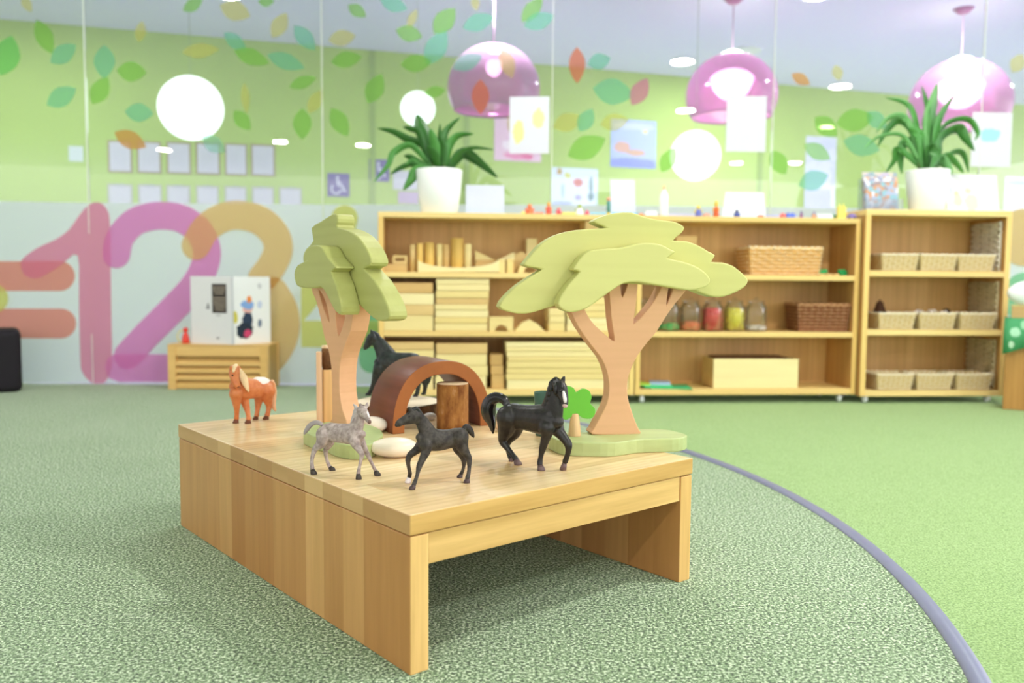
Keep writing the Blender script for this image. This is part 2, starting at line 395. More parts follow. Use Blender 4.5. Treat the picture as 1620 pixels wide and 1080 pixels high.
o = obj('number_decal', MB().add(pts, [tuple(range(len(pts)))]), DG['pk'], WIN[0][0]); o['label'] = 'pink numeral one'
two = [(184,402),(190,376),(210,353),(235,343),(262,341),(290,347),(315,366),(327,395),(322,425),(304,456),(270,492),(232,530),(202,562)]
stroke('number_decal', two, 44, DG['mg'], .006, 1, 'magenta numeral two, curved stroke')
q = [(180,560),(215,560),(335,560),(350,565),(357,582),(350,598),(335,604),(188,604),(172,598),(166,582),(170,567)]
pts = [on_glass(x, y, .0062, 1) for x, y in q]
stroke('number_decal', [(310,388),(325,362),(350,345),(377,340),(410,348),(434,370),(440,395),(430,420),(415,440)], 46, DG['or'], .0075, 1, 'orange numeral three, upper bow')
o = obj('number_decal', MB().add(pts, [tuple(range(len(pts)))]), DG['mg'], WIN[1][0]); o['label'] = 'magenta numeral two, foot bar'
stroke('number_decal', [(432,462),(447,490),(450,520),(440,550),(420,575)], 48, DG['or'], .0075, 1, 'orange numeral three, lower bow')
stroke('number_decal', [(545,345),(530,400),(500,450),(460,500),(450,525),(500,528),(600,528)], 42, DG['ye'], .009, 2, 'yellow green numeral four')
stroke('number_decal', [(588,500),(588,570)], 40, DG['gr'], .003, 2, 'green rounded bar')
for (x, y, r, c, pn, lb) in ((-10, 472, 23, 'ye', 0, 'yellow dot'), (1622, 375, 46, 'or', 5, 'orange dot'), (1625, 470, 40, 'gr', 5, 'green dot')):
    pts = [on_glass(x+r*math.cos(2*PI*k/28), y+r*math.sin(2*PI*k/28), .0105, pn) for k in range(28)]
    o = obj('dot_decal', MB().add(pts, [tuple(range(28))]), DG[c], WIN[pn][0]); o['label'] = lb

# ================================================================== TABLE
TX, TY, YAW, TW, TL, TH, TS, TT, TAP = -.1258, 1.0392, .6977, .5623, .8521, .2078, .027, .0293, .0411
# local x = short side (to the right), local y = long side (away to the left)
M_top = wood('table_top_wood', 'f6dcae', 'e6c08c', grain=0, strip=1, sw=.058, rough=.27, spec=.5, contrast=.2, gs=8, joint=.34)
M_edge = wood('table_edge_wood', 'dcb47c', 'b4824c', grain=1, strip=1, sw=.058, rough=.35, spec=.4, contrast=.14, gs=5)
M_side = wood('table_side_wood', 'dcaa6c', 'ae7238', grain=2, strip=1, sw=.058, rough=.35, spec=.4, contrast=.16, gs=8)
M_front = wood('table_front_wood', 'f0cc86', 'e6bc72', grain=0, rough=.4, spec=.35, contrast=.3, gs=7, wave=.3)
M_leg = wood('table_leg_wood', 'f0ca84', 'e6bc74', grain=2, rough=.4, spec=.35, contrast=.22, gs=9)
tb = empty('play_table', (TX, TY, 0), 'low rectangular solid wood play table carrying the toy horses and wooden trees', 'table', rz=YAW)
me = MB().box(0, TW, 0, TL, TH-TS, TH)
o = obj('tabletop', me, M_top, tb, .0018)
o.data.materials.append(M_edge); o.data.materials.append(M_front)
for p in o.data.polygons:
    nx, ny, nz = p.normal
    if abs(nx) > .9: p.material_index = 1
    elif abs(ny) > .9: p.material_index = 2
for k, (x0, x1) in enumerate(((0.001, TT), (TW-TT, TW-.001))):
    o = obj('side_panel', MB().box(x0, x1, .001, TL-.001, 0, TH-TS-.0012), M_side, tb, .0015)
    o.data.materials.append(M_leg)
    for p in o.data.polygons:
        if abs(p.normal.y) > .9: p.material_index = 1
obj('apron', MB().box(TT+.0005, TW-TT-.0005, .003, .022, TH-TS-.0012-TAP, TH-TS-.0012), M_front, tb, .001)
obj('apron', MB().box(TT+.0005, TW-TT-.0005, TL-.022, TL-.003, TH-TS-.0012-TAP, TH-TS-.0012), M_front, tb, .001)

# ================================================================== WOODEN TREES
M_crown = wood('crown_green_stain', 'cbca7e', 'd2d088', grain=0, rough=.5, spec=.3, contrast=.05, gs=6)
M_crown2 = wood('crown_green_stain_b', 'b2b46c', 'b7ba72', grain=0, rough=.5, spec=.3, contrast=.1, gs=6)
M_trunk = wood('trunk_brown_stain', 'dfae84', 'dcaa80', grain=0, rough=.55, spec=.25, contrast=.05, gs=10)
M_base = wood('base_green_stain', 'b8c688', 'aebc7c', grain=0, rough=.4, spec=.35, contrast=.12, gs=8)
def slab(name, loops_px, P, ang, off, t, mat, parent, base, bev=.002, sub=3):
    """board whose front face lies in the vertical plane through P, facing angle ang (0 = -Y, + = towards +X)"""
    n = Vector((math.sin(ang), -math.cos(ang), 0)); u = Vector((math.cos(ang), math.sin(ang), 0))
    P = Vector((P[0], P[1], 0))+n*off; loops = []
    for lp in loops_px:
        q = [V(x, y, P, n) for x, y in lp]; q = [Vector(((w-P).dot(u), w.z-base, 0)) for w in q]
        loops.append(spline(q, sub, True))
    me = filled(name, loops, t, bev)
    o = obj(name, me, mat, parent)
    org = P-n*(t/2)+Vector((0, 0, base)); loc = org-Vector(parent.location)
    o.matrix_local = Matrix(((u.x, 0, n.x, loc.x), (u.y, 0, n.y, loc.y), (0, 1, 0, loc.z), (0, 0, 0, 1)))
    return o
BT = .024
def base_board(name, front_px, back_px, parent):
    pts = [G(x, y, TH) for x, y in front_px]+[G(x, y, TH+BT) for x, y in back_px]
    pts = [Vector((p.x, p.y, 0)) for p in pts]; lp = spline(pts, 3, True)
    me = filled(name, [[(p.x-parent.location.x, p.y-parent.location.y) for p in lp]], BT, .002)
    o = obj(name, me, M_base, parent); o.location = (0, 0, BT/2); return o
# right tree
gp = G(974, 687, TH+BT); A1 = math.radians(11)
t1 = empty('wooden_acacia_tree', (gp.x, gp.y, TH), 'large wooden toy acacia with layered green crown and branching trunk, beside the black stallion', 'toy tree')
base_board('base', [(868,710),(891,720),(936,722.5),(973,722),(1007,717),(1040,715.5),(1073,714.5)], [(1087,688),(1073,683),(1051,679),(1013,678),(975,680),(930,683),(887,684),(873,686)], t1)
TKT = .034
trunk1 = [(937,687),(975,687.5),(1012,687),(1011,679),(1006,668),(998,645),(993,625),(993,602),(1000,580),(1011,559),(1026,540),(1040,523),(1055,499),(1070,478),(1084,461),(1090,445),(1070,443),(1065,457),(1055,482),(1057,460),(1060,443),(1050,443),(1046,455),(1035,476),(1021,494),(1003,512),(1006,486),(1009,450),(1009,440),(994,440),(993,450),(985,470),(982,455),(980,440),(962,445),(964,465),(967,501),(970,522),(972,539),(961,532),(941,514),(930,499),(924,486),(920,478),(900,482),(904.5,496),(915,517),(933,543),(951,566),(960,587),(963.5,607),(962.5,628),(957,645),(948,662),(939,679)]
slab('trunk', [trunk1], gp, A1, 0, TKT, M_trunk, t1, TH+BT, .0018, 2)
bc1 = [(790,485),(799,470),(819,451),(845,434),(857,426),(840,422.5),(829,419),(834,411),(855,387),(881,371),(910,364),(946,361),(958,360),(947,355),(939,350),(951,343),(972,337),(1000,336),(1018,342),(1039,347),(1065,350),(1078,355),(1083,361),(1078,369),(1066,380),(1086,381),(1107,389),(1122,398),(1132,404),(1126,414),(1143,415),(1161,421),(1177,434),(1184,444),(1177,455),(1156,466),(1138,470),(1122,468),(1101,460),(1078,451),(1039,451),(1008,449),(975,450),(940,462),(905,476),(884,482),(866,487),(840,495),(819,496),(801,492)]
slab('rear_crown', [bc1], gp, A1, .002, .036, M_crown, t1, TH+BT, .003, 2)
fc1 = [(883,480),(889,465),(902,447),(917,430),(908,427),(910,420),(923,403),(938,395),(961,393),(987,391),(1008,385),(1029,384),(1047,387),(1060,394),(1069,399),(1057,408),(1078,413),(1099,420),(1114,429),(1124,441),(1120,452),(1107,457),(1089,459),(1065,455),(1034,450),(1008,446),(987,448),(972,457),(956,468),(936,483),(920,491),(902,494),(889,489)]
slab('front_crown', [fc1], gp, A1, .036, .0335, M_crown, t1, TH+BT, .003, 2)
# left tree (turned, so the board thickness shows)
gp2 = G(537, 672, TH+BT); A2 = math.radians(-51)
t2 = empty('wooden_broadleaf_tree', (gp2.x, gp2.y, TH), 'tall wooden toy tree turned sideways with layered green crown, standing behind the grey foal', 'toy tree')
base_board('base', [(481,703),(500,712),(516,715),(530,722),(553,727),(578,726.5),(592,722),(602,713)], [(606,686),(600,678),(585,672),(560,667),(525,666),(498,672),(484,680)], t2)
trunk2 = [(492,452),(500,475.6),(507,504),(513,533),(519,551),(524,581),(525,622),(525,662),(521,671),(549,675),(542,650),(537,622),(536.6,592),(539,567),(545,547),(554,524),(558,500),(562,480),(560,462),(520,450)]
h1 = [(504,458),(511,468),(518,488),(521,510),(515,497),(509,480)]
h2 = [(531,492),(545,496),(543,512),(535.5,532),(532,515)]
slab('trunk', [trunk2, h1, h2], gp2, A2, 0, .036, M_trunk, t2, TH+BT, .0012, 2)
bc2 = [(526,338),(533,341),(533.5,351),(533,359),(547,363),(564,373),(578,391),(586,409),(585,420),(575.5,425),(591,442),(604,464),(613,484),(616,500),(611,507),(596,507),(582,496),(568,482),(545,460),(520,440),(500,430),(482,420),(479,405),(484,393),(495,380),(492,360),(507,350)]
slab('rear_crown', [bc2], gp2, A2, .004, .036, M_crown2, t2, TH+BT, .003, 2)
fc2 = [(485,411),(470,419),(465,432),(467,447),(473,454),(495,456),(507,454),(515,464),(523,480),(529,491),(538,498),(540,486),(537,471),(531,449),(524,430),(531,424),(528,418),(518,407),(511,394),(504,388),(493,388),(484,395),(480,404)]
slab('front_crown', [fc2], gp2, A2, .042, .037, M_crown2, t2, TH+BT, .003, 2)
# small flat tree on the acacia's base
gp3 = G(909, 689, TH+BT); 
t3 = empty('small_wooden_tree', (gp3.x, gp3.y, TH+BT), 'small bright green cloud-shaped wooden tree on a peg trunk beside the large acacia trunk', 'toy tree')
M_sg = plain('6cbc3c', .5, .3, .06, 30)
cl = [(890,660),(888,648),(887,632),(889,618),(898,611),(908,614),(912,621),(922,615),(932,618),(936,628),(934,638),(941,646),(941,656),(934,662),(922,661),(914,655),(910,654),(903,660),(895,664)]
slab('crown', [cl], gp3, math.radians(6), .004, .009, M_sg, t3, TH+BT, .0008, 3)
sc = gp3.y/F_PX
obj('trunk', MB().lathe([(.0001, 0), (10.2*sc, 0), (10.2*sc, .001), (9.5*sc, 10*sc), (7.8*sc, 24*sc), (6.2*sc, 34*sc), (5.8*sc, 36*sc)], 24), wood('peg_trunk_wood', 'dfb684', 'e2bb88', 2, contrast=.1), t3)

# ================================================================== ARCH, LOGS, PEBBLES
M_arch = wood('arch_brown_stain', '7c4630', '76422c', grain=1, rough=.42, spec=.4, contrast=.25, gs=9)
M_archf = plain('a0602f', .5, .3, .1, 60)
pl, pr = G(621, 687, TH), G(772, 671, TH)
u = Vector((.855, .52, 0)).normalized(); v = Vector((-u.y, u.x, 0)); wid = (Vector((pr.x-pl.x, pr.y-pl.y, 0))).dot(u)
ar = empty('brown_wooden_arch', (pl.x, pl.y, TH), 'reddish brown wooden rainbow arch standing over the upright log', 'toy arch', rz=math.atan2(u.y, u.x))
mb = MB(); n = 40; Hh = .136; ring = []
for i in range(n+1):
    a = PI*i/n; e = .86
    cx_, sx_ = math.cos(a), math.sin(a)
    px_ = (abs(cx_)**e)*math.copysign(1, cx_); pz_ = abs(sx_)**e
    ring.append((wid/2-px_*wid/2, pz_*Hh, wid/2-px_*(wid/2-.025), pz_*(Hh-.026)))
D = .125; vs = []
for xo, zo, xi, zi in ring: vs += [(xo, 0, zo), (xi, 0, zi), (xo, D, zo), (xi, D, zi)]
fo = []
for i in range(n):
    k = i*4; fo += [(k, k+4, k+5, k+1), (k+2, k+3, k+7, k+6), (k, k+2, k+6, k+4), (k+1, k+5, k+7, k+3)]
fo += [(0, 1, 3, 2), (n*4, n*4+2, n*4+3, n*4+1)]
mb.add(vs, fo)
o = obj('arch_body', mb, M_arch, ar, .0015); o.data.materials.append(M_archf)
for p in o.data.polygons:
    if p.normal.y < -.9: p.material_index = 1
    elif abs(p.normal.y) < .5: p.use_smooth = True
def bark_mat(name, c1, c2, sc=60):
    t = NT(name); b = t.bsdf(.8, .2); nn_ = t.noise(t.coord((1, 1, .35)), sc, 5, .7); n2 = t.noise(t.coord(), sc*3, 3)
    c = t.ramp(nn_, [(.35, lin(c1)), (.6, lin(c2)), (.75, lin('c49c74'))]); t.ln(c, b.inputs['Base Color']); t.bump(nn_, b, .7, .003); return t.m
M_bark = bark_mat('log_bark', '7a4a26', 'a8743e'); M_bark2 = bark_mat('slice_bark', '3c2818', '7c5634', 45)
def endgrain(name, c1, c2):
    t = NT(name); b = t.bsdf(.7, .2); w = t.new('TexWave', wave_type='RINGS', rings_direction='Z'); w.inputs['Scale'].default_value = 60; w.inputs['Distortion'].default_value = 2
    t.ln(t.coord(), w.inputs[0]); t.ln(t.mix(w.outputs[1], lin(c1), lin(c2)), b.inputs['Base Color']); return t.m
M_end = endgrain('log_end_grain', 'f4dcbc', 'e4c498')
def irregular(r, z0, z1, amp, n=64, seed=1, rows=6):
    rnd = random.Random(seed); ph = [rnd.random()*6.28 for _ in range(8)]; mb = MB(); vs = []; fs = []
    for j in range(rows+1):
        z = z0+(z1-z0)*j/rows
        for i in range(n):
            a = 2*PI*i/n; q = r*(1+amp*sum(math.sin((k+2)*a+ph[k]+j*.15*k)/(k+1.5) for k in range(6))); vs.append((q*math.cos(a), q*math.sin(a), z))
    for j in range(rows):
        for i in range(n): a = j*n+i; b = j*n+(i+1) % n; fs.append((a, b, b+n, a+n))
    mb.add(vs, fs, True); mb.add([vs[i] for i in range(n)], [tuple(reversed(range(n)))]); top = [vs[rows*n+i] for i in range(n)]
    return mb, top
def log(name, px, py, r, h, label, cat, bark, seed, amp=.03, z=TH):
    g = G(px, py, z); e = empty(name, (g.x, g.y, z), label, cat)
    mb, top = irregular(r, 0, h-.0012, amp, seed=seed); obj('bark', mb, bark, e)
    obj('cut_face', MB().prism([(x*.965, y*.965) for x, y, _ in top], h-.0012, h), M_end, e); return e
log('upright_log', 716, 677, .0315, .091, 'upright bark-covered log section with pale cut top under the brown arch', 'log', M_bark, 3, .012)
SL = .026
gs_ = G(630, 634, TH+SL)
sl = empty('log_slice', (gs_.x, gs_.y, TH), 'wide flat log slice with dark bark rim under the black horse behind the arch', 'log slice')
mb, top = irregular(.098, 0, SL-.001, .03, seed=5, n=96); obj('bark', mb, M_bark2, sl); obj('cut_face', MB().prism([(x*.95, y*.95) for x, y, _ in top], SL-.001, SL), endgrain('slice_end_grain', 'f6e8d4', 'ecd8b8'), sl)
def stone(px, py, rx, ry, rz, rot, label, col='efe3cc', z=TH):
    g = G(px, py, z); mb = MB(); mb.ball((0, 0, 0), rx, ry, rz, 28, 16)
    for i, v in enumerate(mb.v):
        x, y, zz = v; k = 1+.05*math.sin(x*60+1)+.04*math.sin(y*80); mb.v[i] = (x*k, y*k, max(zz*(1+.06*math.sin(x*40)), -rz*.93)+rz*.93)
    o = obj('pebble', mb, plain(col, .35, .5, .06, 25), None, loc=(g.x, g.y, z), rz=rot, smooth=True)
    return tag(o, label, 'stone', 'pebbles on the play table')
stone(622, 722, .041, .026, .0165, .1, 'smooth oval cream pebble lying between the grey foal and the black foal')
stone(588, 682, .034, .022, .015, -.55, 'long white pebble behind the head of the grey foal', 'f6eee0')
stone(797, 681, .022, .018, .016, .3, 'rounded tan pebble behind the tail of the black stallion', 'e6caa6')
stone(680, 664, .013, .01, .008, 0, 'small pale pebble behind the mane of the black foal', 'efe9e0')
# tinted tumbler behind the stallion
g = G(862, 688, TH)
mb = MB(); R = .0215; hh = .083
mb.lathe([(.0001, .0), (R*.82, 0), (R*.86, .002), (R*.92, hh*.5), (R, hh), (R*.9, hh), (R*.82, hh*.5), (R*.76, .007), (.0001, .006)], 28)
tag(obj('tinted_cup', mb, thin_glass('cup_glass', '8fb4a4', 1, .05, .45, '6f9484'), None, loc=(g.x, g.y, TH)), 'small grey-green translucent tumbler standing behind the black stallion', 'cup')
# green block behind arch
g = G(741, 657, TH)
e = empty('green_toy_block', (g.x, g.y, TH), 'small green plastic stacking piece half hidden behind the brown arch', 'toy block', rz=.3)
obj('block_body', MB().box(-.016, .016, -.012, .012, 0, .018), plain('3fae6c', .35, .5), e, .001)
obj('block_cap', MB().box(-.019, .019, -.015, .015, .018, .026), plain('46b874', .35, .5), e, .001)
# split log behind left tree
g = G(514, 667, TH)
e = empty('split_log_post', (g.x, g.y, TH), 'tall narrow split wood post with bark near its top, behind the left toy tree trunk', 'wood post', rz=.35)
hz = .158
obj('split_wood', MB().box(-.004, .020, -.010, .010, 0, hz*.69), wood('split_wood', 'ecc488', 'e6bc7c', 2, contrast=.15), e, .001)
obj('bark', MB().tube([(.007, 0, hz*.692), (.006, .0, hz*.78), (.004, 0, hz*.9), (.003, 0, hz*.97)], [.0105, .0125, .0105, .008], n=14), M_bark2, e)
obj('cut_face', MB().lathe([(.0001, 0), (.0085, 0), (.0085, .006), (.0001, .006)], 14, (.003, 0, hz*.965)), M_end, e)
g = G(505.5, 669, TH)
tag(obj('upright_plank', MB().box(-.0055, .0055, -.012, .012, 0, hz*.93), wood('thin_plank', 'e8c4a0', 'e2bc94', 2, contrast=.12), None, .001, loc=(g.x, g.y, TH), rz=.2), 'thin pinkish wood strip standing at the left edge behind the left toy tree', 'wood strip')

# ================================================================== HORSES
def horse_mat(name, c1, c2, patches=(), rough=.55, nsc=90, spec=.35, bumpd=.0006):
    """patches: (centre, radii(x,y,z), colour) ellipsoids in horse space"""
    t = NT(name); b = t.bsdf(rough, spec); v = t.coord(); n1 = t.noise(v, nsc, 4, .6); n2 = t.noise(v, nsc*.3, 2)
    c = t.mix(t.ramp(n1, [(.35, (0, 0, 0, 1)), (.65, (1, 1, 1, 1))]), lin(c1), lin(c2))
    for (p, r, col, soft) in patches:
        m = t.coord((1/r[0], 1/r[1], 1/r[2]), tuple(-a/b_ for a, b_ in zip(p, r)))
        ln_ = t.new('VectorMath', operation='LENGTH'); t.ln(m, ln_.inputs[0])
        w = t.math('ADD', ln_.outputs['Value'], t.math('MULTIPLY', n2, .25))
        f = t.ramp(w, [(1.12-soft, (1, 1, 1, 1)), (1.12, (0, 0, 0, 1))])
        c = t.mix(f, c, lin(col))
    t.ln(c, b.inputs['Base Color']); t.bump(n1, b, .7, bumpd*1.6); return t.m
def horse(name, label, cat, off, sc, z, hoofs, body, neck, head, legs, ears, tail, mane, mats, eyes=(), lat=(.8, .5, .62), axis=None, kf=1.1, hf=1.12, tf=1.0, tail_lat=.8, vox=.0011, hoof_cols=None, muzz=None, extra=None):
    """all joints (x, y, r) in crop pixels: image px = off + x/sc"""
    I = lambda x, y: (off[0]+x/sc, off[1]+y/sc)
    gh = [G(*I(*h[:2]), z) for h in hoofs]        # order: fore near, fore far, hind near, hind far
    fr = (gh[0]+gh[1])/2; hi = (gh[2]+gh[3])/2
    hd = (fr-hi); hd.z = 0; hd.normalize()
    if axis: hd = Vector((axis[0], axis[1], 0)).normalized()
    O = (fr+hi)/2; Lt = Vector((-hd.y, hd.x, 0))
    if Lt.dot(CAM-O) < 0: Lt = -Lt          # points to camera side
    root = empty(name, (O.x, O.y, z), label, cat, 'toy horses on the play table')
    org = Vector((O.x, O.y, z))
    def J(x, y, w):
        d = ray(*I(x, y)); P = O+Lt*w; return CAM+d*((P-CAM).dot(Lt)/d.dot(Lt))-org
    k = (O-CAM).dot(_F)/F_PX/sc              # metres per crop px
    mb = MB()
    def chain(lst, w0=0, w1=0, f=None, sub=4):
        f = f or kf
        m = len(lst); P = []
        for i, q in enumerate(lst):
            w = (q[3]*k if len(q) > 3 else w0+(w1-w0)*i/max(m-1, 1)); P.append(J(q[0], q[1], w))
        rr = [q[2]*k*f for q in lst]
        PR = spline([Vector((p.x, p.y, p.z, r)) for p, r in zip(P, rr)], sub)
        return [Vector(p[:3]) for p in PR], [max(p[3], .0004) for p in PR]
    for lst, lf in ((body, lat[0]), (neck, lat[1]), (head, lat[2])):
        P, r = chain(lst, f=kf*hf if lst is head else kf); mb.tube(P, r, [a*lf for a in r], Lt, 18)
        for i in (0, -1): mb.ball(P[i], r[i]*(.5+.5*lf)*.9, None, None, 12, 8)
    hc = hoof_cols or ['h']*4
    for i, lg in enumerate(legs):
        near = i % 2 == 0; w0 = (.42 if near else -.42)*body[len(body)//2][2]*k
        wh = (gh[i]-O).dot(Lt); P, r = chain(lg, w0, wh)
        mb.tube(P, r, None, Lt, 12); mb.ball(P[0], r[0]); mb.ball(P[-1], r[-1])
        end = P[-1]; gb = gh[i]-org; dd = (gb-end); q = hoofs[i][2]*k
        hm = MB(); fwd = hd*q*.35
        hm.tube([end+dd*.15, end+dd*.55+fwd*.5, Vector((gb.x, gb.y, 0.0004))+fwd, Vector((gb.x, gb.y, 0))+fwd], [q*.72, q*.95, q*1.12, q*1.05], None, Lt, 14)
        hm.v = [(a, b_, max(c_, 0)) for a, b_, c_ in hm.v]
        obj('hoof', hm, mats[hc[i]], root)
    for (x0, y0, x1, y1, r, w) in ears:
        a, b_ = J(x0, y0, w*k), J(x1, y1, w*k*1.25); mb.tube([a, a.lerp(b_, .35), a.lerp(b_, .75), b_], [r*k*1.25, r*k*1.35, r*k*.85, r*k*.15], [r*k*.8, r*k*.75, r*k*.5, r*k*.15], Lt, 10)
    if extra: extra(mb, J, k)
    bm_ = remeshed(mb, vox, 7, .45); obj('body', bm_, mats['b'], root)
    tm = MB(); P, r = chain(tail, f=tf); tm.tube(P, r, [a*tail_lat for a in r], Lt, 14); tm.ball(P[-1], r[-1]); tm.ball(P[0], r[0])
    for s_ in range(7):      # hair strands modelled as ridges
        a = (s_/6-.5)*1.5; Q = []; 
        for i, (p, rr) in enumerate(zip(P, r)): Q.append(p+Lt*(math.sin(a)*rr*tail_lat*.9)+Vector((0, 0, 1)).cross(Lt)*(0)+((P[min(i+1, len(P)-1)]-P[max(i-1, 0)]).cross(Lt)).normalized()*(math.cos(a)*rr*.75)*(1 if s_ % 2 else -1))
        tm.tube(Q, [max(a2*.3, .0003) for a2 in r], None, Lt, 6)
    obj('tail', remeshed(tm, vox*.85, 2, .4), mats['t'], root)
    if mane:
        mm = MB()
        for q in mane:
            P = [J(x, y, w*k) for x, y, rr, w in q]; P = [Vector(p) for p in spline(P, 3)]; rr = [a[2]*k for a in q]
            R2 = []
            for i in range(len(P)):
                f = i/(len(P)-1)*(len(rr)-1); a = int(min(f, len(rr)-2)); R2.append(rr[a]+(rr[a+1]-rr[a])*(f-a))
            mm.tube(P, R2, None, Lt, 8); mm.ball(P[0], R2[0], None, None, 8, 6); mm.ball(P[-1], R2[-1], None, None, 8, 6)
        obj('mane', remeshed(mm, vox*.85, 2, .4), mats['m'], root)
    for (x, y, r, w) in eyes:
        obj('eye', MB().ball(J(x, y, w*k), r*k), mats['e'], root)
    root['_k'] = k
    del root['_k']
    return root, J, k
M_eye = plain('140e0c', .15, .6, .02)
DKH = plain('2a2522', .45, .4)
# near/far order for legs: fore near, fore far, hind near, hind far
O2 = (460, 600)
# --- grey foal
def grey():
    M = {'b': horse_mat('grey_dapple_coat', '8c7c78', 'bcaca6', nsc=130), 't': plain('a69a98', .6, .3, .2, 200), 'm': plain('b8aeac', .6, .3, .2, 200), 'h': plain('3c3430', .5, .4), 'e': M_eye}
    r, J, k = horse('grey_toy_foal', 'dappled pinkish grey toy foal striding right at the table front', 'toy horse', O2, 5.4, TH,
      [(573, 850, 24), (735, 820, 26), (190, 808, 26), (352, 775, 24)],
      [(262, 440, 34), (285, 445, 55), (330, 450, 70), (400, 458, 72), (460, 462, 74), (530, 468, 76), (580, 470, 62), (612, 468, 34)],
      [(540, 440, 62), (568, 390, 54), (585, 330, 44), (597, 280, 36)],
      [(598, 262, 36, 6), (622, 282, 36, 14), (646, 318, 25, 26), (662, 350, 18, 34), (672, 366, 15, 38)],
      [[(545, 520, 46), (560, 560, 34), (585, 600, 24), (608, 640, 21), (598, 690, 14), (586, 750, 13), (578, 795, 16)],
       [(590, 520, 40), (620, 570, 27), (645, 620, 20), (668, 662, 17), (690, 710, 13), (712, 755, 13), (722, 775, 14)],
       [(285, 470, 62), (270, 520, 50), (245, 560, 34), (210, 590, 24), (190, 640, 17), (180, 700, 15), (183, 760, 17)],
       [(320, 480, 50), (330, 530, 40), (318, 570, 26), (298, 600, 20), (302, 660, 14), (316, 710, 14), (332, 745, 15)]],
      [(598, 248, 595, 198, 15, 22), (648, 240, 656, 190, 14, -16)],
      [(262, 385, 18), (235, 368, 20), (195, 372, 20), (160, 398, 22), (135, 432, 20), (118, 462, 11)],
      [[(555+i*0, 235, 16, 4), (540, 215, 9, 4)]]+[[(575-8*i, 250+26*i, 15, 4), (548-7*i, 262+27*i, 14, 3), (540-7*i, 290+27*i, 9, 5)] for i in range(5)]+[[(600, 235, 12, 4), (622, 250, 9, 18)]],
      M, eyes=[(609, 290, 8.5, 40)], lat=(.78, .55, .75), kf=1.17, hf=1.1)
    # white blaze and dark muzzle as raised paint parts
    c = r.children
    mb = MB(); P = [J(x, y, w*k) for x, y, w in ((640, 262, 18), (652, 282, 22), (663, 305, 30), (672, 328, 34))]
    mb.tube(P, [8*k, 11*k, 9*k, 5*k], None, None, 10); obj('blaze', mb, plain('f4efee', .5), r)
    obj('muzzle', MB().ball(J(672, 362, 40*k), 17*k, 15*k, 19*k), plain('7a6058', .5, .4, .3, 150), r)
grey()
# --- black foal, facing left
def bfoal():
    M = {'b': horse_mat('charcoal_coat', '231e1b', '4a443e', nsc=110), 't': plain('2e2825', .5, .35, .3, 200), 'm': plain('1c1a1a', .4, .5, .3, 200), 'h': plain('4a3a38', .4, .4), 'w': plain('e8dcd8', .5), 'e': M_eye}
    r, J, k = horse('black_toy_foal', 'charcoal black toy foal with one white front sock, walking left in front', 'toy horse', O2, 5.4, TH,
      [(1045, 938, 26), (1008, 882, 24), (1510, 882, 26), (1450, 836, 24)],
      [(1488, 450, 30), (1465, 470, 56), (1420, 490, 74), (1350, 508, 76), (1270, 518, 84), (1190, 512, 88), (1135, 505, 72), (1100, 495, 40)],
      [(1180, 480, 78), (1155, 425, 64), (1125, 370, 54), (1095, 330, 46)],
      [(1080, 312, 46), (1040, 322, 46), (1000, 338, 37), (955, 356, 28), (922, 376, 24), (903, 390, 17)],
      [[(1150, 560, 56), (1155, 610, 40), (1125, 680, 28), (1098, 740, 24), (1084, 800, 16), (1068, 855, 16), (1052, 895, 19)],
       [(1125, 550, 50), (1075, 602, 34), (1020, 645, 27), (1002, 690, 22), (1008, 750, 16), (1018, 800, 17), (1013, 830, 18)],
       [(1445, 490, 72), (1460, 560, 54), (1490, 620, 36), (1520, 670, 26), (1525, 740, 17), (1520, 800, 17), (1510, 840, 20)],
       [(1420, 520, 55), (1425, 590, 40), (1455, 640, 28), (1478, 690, 23), (1478, 740, 15), (1466, 785, 15), (1455, 808, 17)]],
      [(1030, 275, 1006, 228, 15, 14), (1050, 270, 1040, 232, 13, -16)],
      [(1480, 425, 24), (1500, 405, 27), (1525, 425, 29), (1545, 458, 24), (1562, 490, 10)],
      [[(1045+24*i, 262+16*i+(i*i*3), 20, 2), (1075+22*i, 245+24*i+(i*i*2), 18, 6), (1098+20*i, 268+28*i, 12, 12)] for i in range(6)]+[[(1030, 262, 14, 2), (1010, 248, 8, 6), (1005, 265, 6, 10)]],
      M, eyes=[(1012, 318, 7, 32)], lat=(.78, .55, .66), kf=1.1, hf=1.2, hoof_cols=['h', 'w', 'h', 'h'])
bfoal()
